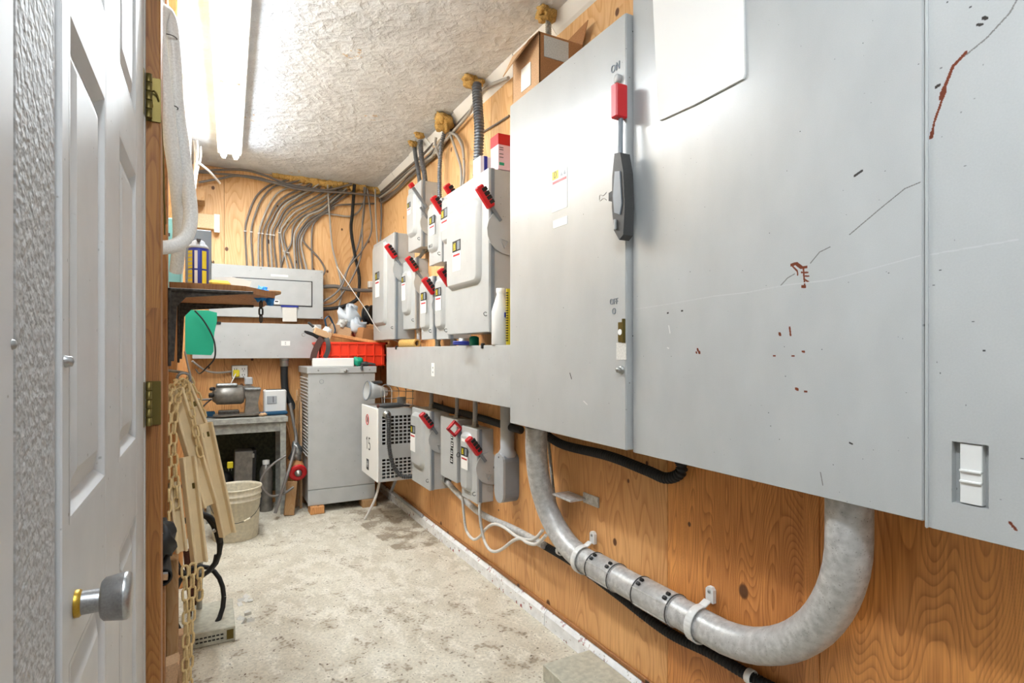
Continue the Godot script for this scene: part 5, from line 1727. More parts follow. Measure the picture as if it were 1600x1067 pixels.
	blob(st, v(1.0, 1.46, 4.64), Vector3(0.075, 0.10, 0.05), 12, 0.7, 3.2)
	blob(st, v(1.05, 1.40, 4.60), Vector3(0.06, 0.06, 0.05), 13, 0.7, 3.2)
	part(t, "film", st, M.bag)
	t = thing("crumpled_paper", "crumpled white paper wad in the junk bin", "paper", v(0.95, 1.4, 4.6))
	st = S()
	blob(st, v(0.935, 1.42, 4.56), Vector3(0.035, 0.032, 0.03), 22, 0.6, 3.0)
	part(t, "paper", st, M.paper)
	t = thing("white_rag", "white rag stuffed at the left of the junk bin", "rag", v(0.80, 1.33, 4.45))
	st = S()
	blob(st, v(0.80, 1.35, 4.45), Vector3(0.03, 0.035, 0.03), 25, 0.6, 3.0)
	part(t, "cloth", st, M.white)
	t = thing("cable_reel", "dark round reel wedged between bin and the far switch", "reel", v(1.16, 1.44, 4.7))
	st = S(false)
	lathe(st, v(1.165, 1.50, 4.62), Vector3(0.7, 0, 0.7), [[0.0, -0.03], [0.075, -0.03], [0.08, -0.02], [0.06, -0.015], [0.06, 0.02], [0.08, 0.025], [0.075, 0.035], [0.0, 0.035]], 24)
	part(t, "spool", st, M.rubber)
	# rolled papers and boards between transformer and bench
	t = thing("stick_bundle", "bundle of rough split sticks standing beside the transformer", "bundle", v(0.60, 0.0, 4.5))
	var rng := RandomNumberGenerator.new()
	rng.seed = 8
	for k in 6:
		st = S()
		var xx := 0.585 + k * 0.009
		bar(st, v(xx, 0.0, 4.55 + rng.randf() * 0.1), v(xx - 0.005 + rng.randf() * 0.02, 0.80 + rng.randf() * 0.12, 4.55 + rng.randf() * 0.1), 0.012, 0.02, Vector3(0, 0, 1), 0.003)
		part(t, "stick", st, M.oldwood if k % 2 == 0 else M.card_pale)
	O = v(0.53, 0, 4.45)
	st = S()
	bar(st, v(0.520, 0.002, 4.40), v(0.548, 0.24, 4.44), 0.07, 0.035, Vector3(0, 0, 1), 0.003)
	single("leaning_plank", "short weathered plank leaning between bench leg and transformer", "plank", st, M.oldwood, v(0.53, 0, 4.45))
	t = thing("capped_roller", "brown cylinder with a bright red end cap beside the transformer", "roller", v(0.60, 0.25, 4.45))
	st = S(false)
	lathe(st, v(0.578, 0.36, 4.60), Vector3(0.05, -0.35, 1.0), [[0.0, 0.0], [0.055, 0.0], [0.058, 0.01], [0.058, 0.17], [0.052, 0.172]], 24)
	part(t, "body", st, M.card)
	st = S(false)
	lathe(st, v(0.587, 0.304, 4.439), Vector3(0.05, -0.35, 1.0), [[0.052, 0.0], [0.064, 0.002], [0.064, 0.014], [0.058, 0.018], [0.030, 0.018], [0.028, 0.012], [0.0, 0.012]], 26)
	part(t, "red_cap", st, M.red, "red ring-shaped end cap")
	st = S(false)
	lathe(st, v(0.588, 0.300, 4.428), Vector3(0.05, -0.35, 1.0), [[0.026, 0.0], [0.026, 0.012], [0.016, 0.016], [0.016, 0.028], [0.0, 0.030]], 14)
	part(t, "axle_nut", st, M.zinc)
	t = thing("foil_duct", "crumpled silver duct piece above the red-capped cylinder", "duct", v(0.57, 0.38, 4.5))
	st = S(false)
	blob(st, v(0.585, 0.44, 4.52), Vector3(0.04, 0.07, 0.04), 33, 0.5, 2.4)
	part(t, "foil", st, M.galv)
	cable("fat grey cable hanging behind the bench's right leg", [[0.555, 0.80, 4.62], [0.575, 0.66, 4.58], [0.59, 0.54, 4.55], [0.56, 0.44, 4.46], [0.505, 0.30, 4.37], [0.45, 0.14, 4.34], [0.42, 0.05, 4.32]], 0.012, M.cable, "cords by the bench leg")
	cable("thinner dark cord curling round the bench's right leg", [[0.50, 0.44, 4.40], [0.40, 0.38, 4.38], [0.33, 0.28, 4.36], [0.38, 0.18, 4.34], [0.47, 0.17, 4.36], [0.55, 0.21, 4.38]], 0.009, M.cable, "cords by the bench leg")
	cable("orange-brown cord dropping behind the bench's right end", [[0.52, 0.70, 4.70], [0.55, 0.58, 4.66], [0.57, 0.45, 4.62], [0.58, 0.35, 4.6]], 0.008, M.card, "cords by the bench leg")

func _belt(called: String, label: String, p: Array, w: float, outer: Material, _inner: Material) -> void:
	var t := thing(called, label, "sanding belt", p[0], "loose sanding belts")
	var st := S(false)
	var q := p.duplicate()
	q.append(p[0])
	_band(st, curve(q, 5), w, 0.003)
	part(t, "belt", st, outer)

# ---------------------------------------------------------------- bench
func bench() -> void:
	var st: SurfaceTool
	var t := thing("work_bench", "small grey steel work bench against the back wall", "bench", v(0.24, 0, 4.64))
	st = S()
	bx(st, -0.035, 0.515, 0.695, 0.722, 4.45, 4.84, 0.003)
	var tp := part(t, "bench_top", st, M.benchgrey)
	st = S()
	bx(st, -0.04, 0.52, 0.682, 0.724, 4.438, 4.451, 0.003)
	part(tp, "front_edge", st, M.benchgrey)
	st = S()
	bx(st, 0.015, 0.47, 0.612, 0.69, 4.465, 4.475, 0.002)
	part(t, "apron", st, M.benchgrey)
	for q in [[-0.01, 4.455], [0.468, 4.455], [-0.01, 4.79], [0.468, 4.79]]:
		st = S()
		bx(st, q[0], q[0] + 0.04, 0.0, 0.695, q[1], q[1] + 0.006, 0.001)
		bx(st, q[0] + 0.034, q[0] + 0.04, 0.0, 0.695, q[1], q[1] + 0.04, 0.001)
		part(t, "leg", st, M.benchgrey)
	st = S()
	bx(st, 0.02, 0.47, 0.10, 0.60, 4.82, 4.84, 0.002)
	part(t, "back_sheet", st, M.olive)
	# belt grinder
	t = thing("bench_grinder", "old oily electric grinder motor on the bench", "grinder", v(0.19, 0.722, 4.58))
	var ax := Vector3(1, 0, 0.0)
	st = S(false)
	lathe(st, v(0.045, 0.885, 4.58), ax, [[0.0, -0.04], [0.018, -0.04], [0.02, -0.02], [0.045, -0.015], [0.055, 0.0], [0.068, 0.01], [0.070, 0.05], [0.070, 0.17], [0.060, 0.185], [0.03, 0.195], [0.03, 0.23]], 26)
	var mo := part(t, "motor", st, M.castiron)
	st = S()
	bx(st, 0.05, 0.19, 0.945, 0.968, 4.53, 4.62, 0.008)
	part(mo, "motor_cover", st, M.galv)
	st = S(false)
	for q in [[0.035, 0.935], [0.03, 0.89]]: lathe(st, v(q[0], q[1], 4.52), Vector3(-0.6, 0, 0.8), [[0.0, 0.0], [0.014, 0.0], [0.012, 0.03], [0.0, 0.032]], 10)
	part(mo, "brush_caps", st, M.black)
	st = S()
	prism(st, [Vector2(0.235, 0.735), Vector2(0.335, 0.735), Vector2(0.325, 0.82), Vector2(0.345, 0.92), Vector2(0.265, 0.955), Vector2(0.225, 0.94), Vector2(0.245, 0.85)], v(0, 0, 4.545), Vector3(1, 0, 0), Vector3(0, 1, 0), 0.10)
	part(t, "wheel_guard", st, M.castiron)
	st = S()
	bx(st, 0.235, 0.345, 0.915, 0.932, 4.53, 4.66, 0.004)
	part(t, "tool_rest", st, M.galv)
	st = S()
	bx(st, 0.235, 0.29, 0.955, 1.01, 4.55, 4.60, 0.006)
	part(t, "switch_housing", st, M.pvc)
	st = S()
	prism(st, [Vector2(0.03, 4.52), Vector2(0.10, 4.49), Vector2(0.16, 4.51), Vector2(0.30, 4.49), Vector2(0.33, 4.52), Vector2(0.33, 4.66), Vector2(0.05, 4.66)], v(0, 0.735, 0), Vector3(1, 0, 0), Vector3(0, 0, -1), -0.0125)
	part(t, "base_casting", st, M.castiron)
	st = S()
	bx(st, 0.065, 0.20, 0.735, 0.775, 4.53, 4.60, 0.006)
	part(t, "motor_foot", st, M.iron)
	st = S(false)
	tube(st, curve([v(0.02, 0.86, 4.53), v(-0.025, 0.82, 4.50), v(-0.04, 0.775, 4.48), v(-0.01, 0.745, 4.47), v(0.05, 0.735, 4.48)], 6), 0.005, 8)
	part(t, "power_cord", st, M.black)
	O = v(0.01, 0.722, 4.6)
	st = S()
	bx(st, -0.015, 0.045, 0.7225, 0.765, 4.60, 4.66, 0.006)
	single("blue_tin", "small dark blue tin beside the grinder", "tin", st, M.sand_blue, v(0.01, 0.722, 4.6))
	t = thing("paper_dispenser", "white plastic dispenser box with a square recess on the bench", "dispenser", v(0.44, 0.722, 4.7))
	st = S()
	bx(st, 0.375, 0.535, 0.722, 0.905, 4.66, 4.78, 0.010)
	part(t, "case", st, M.pvc_white)
	st = S()
	bx(st, 0.395, 0.465, 0.80, 0.86, 4.655, 4.662, 0.002)
	var rc := part(t, "window_panel", st, M.pvc)
	st = S()
	bx(st, 0.437, 0.441, 0.81, 0.855, 4.652, 4.656, 0.0)
	part(rc, "slot", st, M.seam)
	st = S()
	bx(st, 0.39, 0.52, 0.905, 0.91, 4.67, 4.70, 0.001)
	part(t, "top_slot", st, M.darkgrey)
	O = v(0.43, 0.722, 4.56)
	st = S()
	obx(st, v(0.43, 0.737, 4.57), Vector3(0.20, 0.026, 0.06), Basis(Vector3.UP, 0.12), 0.008)
	single("blue_pouch", "flat blue-grey pouch lying on the bench's right side", "pouch", st, M.sand_blue, v(0.43, 0.722, 4.56))
	O = v(0.36, 0.722, 4.52)
	st = S(false)
	blob(st, v(0.355, 0.735, 4.52), Vector3(0.028, 0.013, 0.018), 61, 0.3)
	single("clay_lump", "small pinkish lump beside the grinder foot", "lump", st, M.card_pale, v(0.36, 0.722, 4.52))
	# below the bench
	t = thing("grey_case", "grey sheet-metal case standing under the bench", "case", v(0.23, 0, 4.6))
	st = S()
	obx(st, v(0.225, 0.235, 4.62), Vector3(0.12, 0.47, 0.16), Basis(Vector3(0, 0, 1), -0.03), 0.004)
	part(t, "shell", st, M.castiron)
	st = S()
	obx(st, v(0.295, 0.24, 4.64), Vector3(0.03, 0.46, 0.16), Basis(Vector3(0, 0, 1), -0.03), 0.004)
	part(t, "side", st, M.black)
	st = S()
	bx(st, 0.284, 0.30, 0.42, 0.45, 4.535, 4.55, 0.002)
	part(t, "latch", st, M.zinc)
	t = thing("power_plug", "yellow plug hanging in the dark under the bench", "plug", v(0.14, 0.36, 4.5))
	st = S()
	bx(st, 0.12, 0.158, 0.365, 0.41, 4.49, 4.52, 0.004)
	part(t, "body", st, M.yellow)
	st = S()
	for s in [-0.009, 0.009]: bx(st, 0.139 + s - 0.002, 0.139 + s + 0.002, 0.345, 0.366, 4.503, 4.507, 0.0)
	part(t, "pins", st, M.zinc)
	t = thing("black_machine", "dark motor lump on the floor under the bench's left end", "motor", v(0.07, 0, 4.6))
	st = S(false)
	lathe(st, v(0.09, 0.0, 4.65), Vector3.UP, [[0.0, 0.0], [0.08, 0.0], [0.08, 0.25], [0.06, 0.30], [0.02, 0.32], [0.0, 0.32]], 18)
	part(t, "housing", st, M.black)
	t = thing("grey_bottle", "small grey bottle with white cap under the bench", "bottle", v(0.39, 0, 4.62))
	st = S(false)
	lathe(st, v(0.385, 0.0, 4.62), Vector3.UP, [[0.0, 0.0], [0.045, 0.0], [0.045, 0.30], [0.03, 0.34], [0.022, 0.35]], 16)
	part(t, "bottle", st, M.castiron)
	st = S(false)
	lathe(st, v(0.385, 0.35, 4.62), Vector3.UP, [[0.025, 0.0], [0.025, 0.03], [0.0, 0.032]], 16)
	part(t, "cap", st, M.white)
	# bucket
	t = thing("plastic_bucket", "off-white plastic bucket standing on the floor by the bench", "bucket", v(0.158, 0, 4.06))
	st = S(false)
	lathe(st, v(0.158, 0, 4.06), Vector3.UP, [[0.0, 0.0], [0.128, 0.0], [0.132, 0.006], [0.146, 0.245], [0.152, 0.247], [0.152, 0.256], [0.147, 0.258], [0.149, 0.278], [0.155, 0.280], [0.155, 0.289], [0.150, 0.291], [0.151, 0.318], [0.156, 0.320], [0.156, 0.328], [0.149, 0.329], [0.147, 0.31], [0.128, 0.01], [0.0, 0.01]], 40)
	part(t, "pail", st, M.bucket)
	st = S(false)
	var hp := []
	for i in 13:
		var a := PI * i / 12.0
		hp.append(v(0.158 + cos(a) * 0.152, 0.265 - sin(a) * 0.135, 4.06 - 0.02 - sin(a) * 0.145))
	tube(st, hp, 0.0022, 6)
	var hn := part(t, "bail_handle", st, M.black)
	st = S(false)
	tube(st, [hp[4], hp[5]], 0.007, 8)
	part(hn, "hand_grip", st, M.bucket)

# ---------------------------------------------------------------- left wall: shelf, hoses
func shelf_and_hoses() -> void:
	var st: SurfaceTool
	var t := thing("wall_shelf", "brown wooden shelf board on two black steel L-brackets", "shelf", v(-0.108, 1.395, 2.35))
	st = S()
	prism(st, [Vector2(-0.106, 2.04), Vector2(0.065, 2.04), Vector2(0.11, 2.06), Vector2(0.215, 2.22), Vector2(0.215, 2.70), Vector2(-0.106, 2.70)], v(0, 1.395, 0), Vector3(1, 0, 0), Vector3(0, 0, -1), -0.021)
	part(t, "board", st, M.board)
	for d in [2.022, 2.622]:
		st = S()
		bx(st, -0.1075, -0.100, 1.155, 1.3945, d - 0.014, d + 0.014, 0.001)
		bx(st, -0.1075, 0.13 if d < 2.3 else 0.17, 1.3865, 1.3945, d - 0.014, d + 0.014, 0.001)
		prism(st, [Vector2(-0.102, 1.388), Vector2(0.12 if d < 2.3 else 0.16, 1.388), Vector2(-0.06, 1.368), Vector2(-0.084, 1.34), Vector2(-0.092, 1.17), Vector2(-0.102, 1.17)], v(0, 0, d - 0.003), Vector3(1, 0, 0), Vector3(0, 1, 0), 0.006)
		part(t, "bracket", st, M.iron, "dark steel L-bracket")
	O = v(0.12, 1.417, 2.4)
	st = S()
	obx(st, v(0.125, 1.4245, 2.42), Vector3(0.20, 0.014, 0.26), Basis(Vector3.UP, 0.18), 0.003)
	single("grey_board", "loose pale grey board lying on the wooden shelf", "board", st, M.oldwood, v(0.12, 1.417, 2.4))
	# spray can
	t = thing("spray_can", "blue and yellow spray can with grey cap on the shelf", "spray can", v(-0.03, 1.416, 2.32))
	var b := v(-0.030, 1.4165, 2.32)
	st = S(false)
	lathe(st, b, Vector3.UP, [[0.0, 0.0], [0.031, 0.0], [0.033, 0.004], [0.033, 0.150], [0.031, 0.154]], 28)
	part(t, "can", st, M.blue)
	st = S(false)
	for q in [[-0.95, -0.10, M.yellow], [0.12, 0.42, M.pvc_white], [0.85, 1.35, M.yellow]]:
		var s2 := S(false)
		for y in [[0.008, 0.072], [0.078, 0.142]]:
			for i in 6:
				var a0: float = lerpf(q[0], q[1], i / 6.0) - 0.5
				var a1: float = lerpf(q[0], q[1], (i + 1) / 6.0) - 0.5
				var c0 := Vector3(sin(a0), 0, cos(a0)) * 0.0334
				var c1 := Vector3(sin(a1), 0, cos(a1)) * 0.0334
				quad(s2, b + c0 + Vector3(0, y[0], 0), b + c1 + Vector3(0, y[0], 0), b + c1 + Vector3(0, y[1], 0), b + c0 + Vector3(0, y[1], 0))
		part(t, "print_panel", s2, q[2])
	st = S()
	for i in 9:
		var a := -0.95
		var pts := []
		for k in 5:
			var aa := lerpf(-0.92, -0.14, k / 4.0) - 0.5
			pts.append(b + Vector3(sin(aa), 0, cos(aa)) * 0.0337 + Vector3(0, 0.014 + i * 0.0145, 0))
		for k in 4: quad(st, pts[k], pts[k + 1], pts[k + 1] + Vector3(0, 0.003, 0), pts[k] + Vector3(0, 0.003, 0))
	part(t, "printed_lines", st, M.pvc)
	st = S(false)
	lathe(st, b, Vector3.UP, [[0.033, 0.152], [0.034, 0.155], [0.030, 0.163], [0.022, 0.170], [0.020, 0.178], [0.014, 0.182], [0.0, 0.183]], 24)
	part(t, "cap", st, M.pvc)
	st = S()
	bx(st, -0.036, -0.022, 1.592, 1.602, 2.288, 2.30, 0.002)
	part(t, "spray_nozzle", st, M.darkgrey)
	O = v(-0.02, 1.416, 2.5)
	st = S()
	bx(st, -0.075, 0.012, 1.4165, 1.66, 2.43, 2.50, 0.003)
	single("grey_carton", "blue-grey box standing behind the spray can", "box", st, M.lip, v(-0.02, 1.416, 2.5))
	O = v(0.03, 1.43, 2.36)
	st = S()
	obx(st, v(0.035, 1.448, 2.36), Vector3(0.075, 0.03, 0.05), Basis(Vector3.UP, 0.2), 0.01)
	single("sponge", "yellow sponge on the shelf in front of the white paper", "sponge", st, mat(Color(0.86, 0.72, 0.30), 0.9), v(0.03, 1.43, 2.36))
	O = v(0.09, 1.43, 2.45)
	st = S()
	prism(st, [Vector2(-0.02, 0.0), Vector2(0.10, 0.0), Vector2(0.115, 0.05), Vector2(0.05, 0.062), Vector2(-0.02, 0.058)], v(0.04, 1.433, 2.5), Vector3(1, 0, 0), Vector3(0, 1, 0), 0.004)
	single("paper_sheet", "curled white paper leaning on the shelf", "paper", st, M.white, v(0.09, 1.43, 2.45))
	t = thing("teal_carton", "pale teal box standing on the shelf's wall side behind the hoses", "box", v(-0.13, 1.416, 2.55))
	st = S()
	bx(st, -0.15, -0.090, 1.4165, 1.70, 2.46, 2.64, 0.003)
	part(t, "carton", st, M.teal)
	st = S()
	bx(st, -0.148, -0.125, 1.63, 1.642, 2.458, 2.461, 0.0)
	bx(st, -0.148, -0.13, 1.53, 1.534, 2.458, 2.461, 0.0)
	bx(st, -0.148, -0.13, 1.50, 1.504, 2.458, 2.461, 0.0)
	part(t, "print", st, M.darkgrey)
	O = v(0.17, 1.4, 2.3)
	st = S(false)
	blob(st, v(0.172, 1.412, 2.245), Vector3(0.022, 0.024, 0.03), 71, 0.5, 2.4)
	blob(st, v(0.20, 1.392, 2.262), Vector3(0.018, 0.020, 0.03), 72, 0.5, 2.4)
	single("blue_rag", "bright blue rag hooked on the shelf's corner", "rag", st, M.bluerag, v(0.17, 1.4, 2.3))
	t = thing("hanging_chain", "short steel chain hanging from the shelf's corner", "chain", v(0.172, 1.39, 2.25))
	chain(t, [v(0.172, 1.398, 2.27), v(0.172, 1.32, 2.27)], link_mesh(0.0032, 0.034, 0.020), 0.0255, M.iron)
	# hoses
	var hs := [[[[-0.10, 2.62, 1.80], [-0.108, 2.13, 1.79], [-0.1, 2.06, 1.78]], 0.0045, M.cable_white, "thin white string holding the coiled hose to the ceiling", 8]]
	for q in hs: cable(q[3], q[0], q[1], q[2], "loose cords")
	t = thing("braided_hose", "clear braided hose draped in a long loop over the shelf", "hose", v(-0.1, 1.42, 1.8))
	st = S(false)
	tube(st, curve([v(-0.084, 1.44, 1.97), v(-0.072, 1.55, 1.90), v(-0.076, 1.66, 1.82), v(-0.092, 1.80, 1.77), v(-0.108, 1.95, 1.75), v(-0.116, 2.05, 1.75), v(-0.106, 2.105, 1.76), v(-0.09, 2.09, 1.78), v(-0.082, 2.0, 1.79), v(-0.076, 1.88, 1.80), v(-0.062, 1.76, 1.81), v(-0.048, 1.65, 1.82), v(-0.043, 1.58, 1.82), v(-0.052, 1.52, 1.80), v(-0.08, 1.485, 1.77), v(-0.12, 1.47, 1.73), v(-0.135, 1.468, 1.70)], 6), 0.0185, 14)
	part(t, "hose", st, M.hose)
	for q in [[-0.084, 2.045, 1.772], [-0.082, 1.86, 1.776]]:
		st = S(false)
		ring(st, v(q[0] - 0.006, q[1], q[2]), Vector3(0.05, 1, 0), 0.0165, 0.0015, 18, 5)
		part(t, "wire_tie", st, M.darkgrey)
	for q in [[3.396, 1.93, 2.48, "white ribbed tube clamped upright on the left wall, nearer the door"], [3.95, 2.04, 2.60, "white ribbed tube upright on the left wall, further from the door"]]:
		t = thing("ribbed_tube", q[3], "tube", v(-0.1, q[1], q[0]), "white ribbed tubes on the left wall")
		st = S(false)
		ribbed(st, [v(-0.10, q[1], q[0]), v(-0.101, q[1] + 0.25, q[0]), v(-0.098, q[2], q[0])], 0.011, 0.011, 0.25, 10)
		part(t, "tube", st, M.hose)
	var cl := [[[-0.086, 2.605, 4.3], [-0.075, 2.52, 4.3], [-0.082, 2.345, 4.3], [-0.101, 2.13, 4.3]], [[-0.045, 2.58, 4.33], [-0.045, 2.50, 4.33], [-0.064, 2.411, 4.33], [-0.082, 2.26, 4.33], [-0.097, 2.08, 4.33]], [[-0.066, 2.60, 4.28], [-0.060, 2.52, 4.28], [-0.071, 2.423, 4.28], [-0.093, 2.258, 4.28]], [[-0.075, 2.46, 4.3], [-0.053, 2.456, 4.3], [0.01, 2.437, 4.4], [0.076, 2.42, 4.6]]]
	var ln := ["white cable down the left wall beside the ribbed tube", "white cable bundle strand on the left wall, nearer the door", "white cable bundle strand on the left wall, nearer the corner", "white cable slanting along the left wall towards the back corner"]
	for i in 4: cable(ln[i], cl[i], 0.008, M.cable_white, "white cables on the left wall")
	cable("thin brown cord looped on the wooden post by the door", [[-0.094, 1.52, 1.66], [-0.10, 1.66, 1.60], [-0.112, 1.76, 1.52], [-0.112, 1.79, 1.515], [-0.10, 1.775, 1.52], [-0.096, 1.68, 1.60], [-0.098, 1.5, 1.70]], 0.002, M.bronze, "loose cords")
	# green plate with its black cord
	O = v(-0.03, 1.2, 3.35)
	st = S()
	prism(st, [Vector2(-0.104, 1.185), Vector2(0.015, 1.18), Vector2(0.026, 1.20), Vector2(0.026, 1.25), Vector2(0.03, 1.30), Vector2(0.042, 1.36), Vector2(0.042, 1.405), Vector2(0.0, 1.415), Vector2(-0.104, 1.415)], v(0, 0, 3.36), Vector3(1, 0, 0), Vector3(0, 1, 0), 0.012)
	single("plastic_sheet", "teal green plastic sheet hanging below the shelf", "sheet", st, M.green, v(-0.03, 1.2, 3.35))
	cable("thin black cord hanging across the green sheet", [[-0.06, 1.41, 3.33], [-0.02, 1.36, 3.33], [0.02, 1.28, 3.33], [0.033, 1.22, 3.33], [0.028, 1.16, 3.34], [-0.01, 1.11, 3.4], [-0.04, 1.08, 3.5], [-0.06, 1.10, 3.6]], 0.004, M.black, "loose cords")
	cable("pale cable bowing from the left wall to the outlet box", [[-0.10, 1.13, 4.70], [-0.02, 1.06, 4.78], [0.06, 1.04, 4.80], [0.158, 1.045, 4.82]], 0.0075, M.cable_pale, "loose cords")
	cable("grey cable curving in behind the grinder", [[-0.11, 0.95, 4.3], [-0.07, 0.87, 4.5], [0.0, 0.85, 4.66], [0.08, 0.85, 4.7]], 0.0075, M.cable_pale, "loose cords")
	t = thing("wall_hook", "bent steel rod hook on the left wall under the green sheet", "hook", v(-0.11, 1.05, 3.35))
	st = S(false)
	tube(st, curve([v(-0.105, 1.20, 3.36), v(-0.09, 1.12, 3.36), v(-0.07, 1.03, 3.36), v(-0.075, 1.00, 3.355), v(-0.11, 0.985, 3.35)], 5), 0.005, 8)
	part(t, "rod", st, M.steel)

# ---------------------------------------------------------------- chains, beige barriers and the pile by the door
func link_mesh(r: float, length: float, width: float) -> Mesh:
	var keep := O
	O = Vector3.ZERO
	var st := S(false)
	var p := []
	var w := width / 2 - r
	var h := length / 2 - r - w
	for i in 7: p.append(Vector3(w * cos(PI * i / 6.0), h + w * sin(PI * i / 6.0), 0))
	for i in 7: p.append(Vector3(-w * cos(PI * i / 6.0), -h - w * sin(PI * i / 6.0), 0))
	tube(st, p, r, 6, [], true)
	st.generate_normals()
	O = keep
	return st.commit()

func chain(t: Node3D, p: Array, mesh: Mesh, pitch: float, m: Material) -> void:
	var q := resample(curve(p, 8), pitch)
	for i in q.size():
		var dir: Vector3 = (q[mini(i + 1, q.size() - 1)] - q[maxi(i - 1, 0)]).normalized()
		var b := frame(dir, Vector3(1, 0, 0.35))
		b = Basis(dir, PI / 4 + (PI / 2 if i % 2 else 0.0)) * b
		var o := MeshInstance3D.new()
		o.mesh = mesh
		o.material_override = m
		o.name = "chain_link"
		o.transform = Transform3D(b, q[i] - O)
		t.add_child(o, true)

func channel_board(label: String, a: Vector3, b: Vector3, w: float, t_: float, side: Vector3, slots: Array) -> void:
	# long beige plastic board, hollow channel with a raised rim and slots
	var t := thing("barrier_board", label, "barrier", b, "beige plastic barrier boards")
	var st := S()
	var f := frame(b - a, side)
	bar(st, a, b, w, t_ * 0.35, side, 0.002)
	part(t, "web", st, M.beige)
	for s in [-1, 1]:
		st = S()
		var off: Vector3 = f.x * (w / 2 - 0.004) * s - f.z * t_ * 0.4
		bar(st, a + off, b + off, 0.008, t_, side, 0.002)
		part(t, "flange", st, M.beige)
	for q in slots:
		st = S()
		var c: Vector3 = a.lerp(b, q)
		for s in [-1, 1]: obx(st, c + f.x * s * 0.010 - f.z * t_ * 0.18, Vector3(0.008, 0.018, 0.004), f, 0.001)
		part(t, "slot", st, M.bronze, "dark slot")

func left_pile() -> void:
	var st: SurfaceTool
	var t := thing("pulley_hook", "steel eye hook on the left wall holding plastic chains", "hook", v(-0.10, 1.08, 2.3))
	st = S(false)
	ring(st, v(-0.075, 1.105, 2.28), Vector3(0.2, 0, 1), 0.02, 0.005, 20, 8)
	tube(st, [v(-0.13, 1.135, 2.30), v(-0.075, 1.126, 2.28)], 0.005, 8)
	part(t, "eye", st, M.galv)
	var lk := link_mesh(0.0038, 0.044, 0.025)
	var cs := [
		[[v(-0.075, 1.10, 2.26), v(-0.10, 1.09, 2.15), v(-0.110, 1.02, 2.05), v(-0.108, 0.85, 2.02), v(-0.108, 0.62, 2.0)], "left-hand tan plastic chain hanging straight beside the wooden post"],
		[[v(-0.070, 1.085, 2.24), v(-0.085, 1.05, 2.12), v(-0.095, 0.95, 2.06), v(-0.090, 0.82, 2.04), v(-0.086, 0.70, 2.04)], "shorter tan plastic chain hanging beside the first one"],
		[[v(-0.065, 1.09, 2.24), v(-0.050, 1.02, 2.16), v(-0.035, 0.93, 2.12), v(-0.020, 0.85, 2.10)], "tan plastic chain draped over the upper beige boards"],
		[[v(-0.055, 1.095, 2.32), v(-0.030, 1.03, 2.34), v(-0.012, 0.95, 2.36)], "short tan plastic chain behind the upper beige boards"],
		[[v(-0.062, 0.53, 1.98), v(-0.058, 0.40, 1.96), v(-0.060, 0.25, 1.94), v(-0.062, 0.12, 1.93)], "tan plastic chain hanging lowest to the floor, left strand"],
		[[v(-0.042, 0.53, 1.99), v(-0.043, 0.42, 1.97), v(-0.047, 0.32, 1.96), v(-0.050, 0.22, 1.95), v(-0.055, 0.02, 1.93)], "tan plastic chain hanging lowest to the floor, right strand"],
		[[v(-0.022, 0.50, 2.03), v(-0.024, 0.42, 2.03)], "short tan chain end below the lower beige boards"]]
	for q in cs:
		t = thing("plastic_chain", q[1], "chain", q[0][0], "tan plastic chains")
		chain(t, q[0], lk, 0.0335, M.chain)
	channel_board("front beige barrier board, open channel leaning under the chains", v(-0.103, 1.075, 2.16), v(0.0, 0.684, 2.14), 0.048, 0.030, Vector3(0.55, 0, 1), [])
	channel_board("upper beige barrier board with two slots near its top", v(-0.080, 1.085, 2.32), v(-0.018, 0.915, 2.30), 0.044, 0.026, Vector3(0.3, 0, 1), [0.45])
	channel_board("beige barrier board furthest right, reaching lowest over the bucket", v(-0.018, 0.945, 2.27), v(0.057, 0.546, 2.25), 0.050, 0.028, Vector3(0.6, 0, 1), [0.10])
	channel_board("lower beige barrier board on the left, hanging nearly upright", v(-0.097, 0.79, 2.06), v(-0.075, 0.574, 2.04), 0.032, 0.024, Vector3(0.3, 0, 1), [])
	channel_board("lower beige barrier board on the right with slots at its top", v(-0.062, 0.86, 2.10), v(-0.028, 0.52, 2.07), 0.042, 0.028, Vector3(0.5, 0, 1), [0.28])
	# coil of black cable
	t = thing("cable_coil", "coil of thick black cable hanging between boards and bucket", "cable coil", v(0.0, 0.3, 2.65))
	st = S(false)
	var p := []
	for i in 60:
		var a := TAU * i / 20.0
		p.append(v(-0.045 + cos(a) * (0.085 + 0.008 * sin(i * 0.7)), 0.41 + sin(a) * (0.13 + 0.012 * cos(i * 0.3)) - i * 0.0006, 2.62 + i * 0.0016))
	tube(st, p, 0.0095, 10)
	part(t, "coils", st, M.rubber)
	st = S()
	obx(st, v(0.03, 0.455, 2.67), Vector3(0.026, 0.008, 0.05), Basis(Vector3(0, 0, 1), 0.5), 0.001)
	part(t, "tie", st, M.cable_white)
	t = thing("cable_coil", "loose black cable loop resting on the floor behind the lower boards", "cable coil", v(-0.03, 0.0, 2.7))
	st = S(false)
	p = []
	for i in 22:
		var a := TAU * i / 21.0
		p.append(v(-0.035 + cos(a) * 0.095, 0.145 + sin(a) * 0.13, 2.72 + sin(a) * 0.05))
	tube(st, p, 0.010, 10)
	part(t, "loop", st, M.rubber)
	O = v(-0.02, 0, 2.8)
	st = S(false)
	tube(st, [v(-0.035, 0.01, 2.85), v(-0.025, 0.62, 2.85)], 0.012, 12)
	single("steel_tube", "upright silver tube behind the black cable coil", "tube", st, M.zinc, v(-0.02, 0, 2.8))
	# black tubes and wood by the door
	t = thing("black_tube", "fat black tube with a labelled open end beside the wooden post", "tube", v(-0.11, 0.6, 1.75))
	var ax := Vector3(-0.1, 0.15, -1).normalized()
	st = S(false)
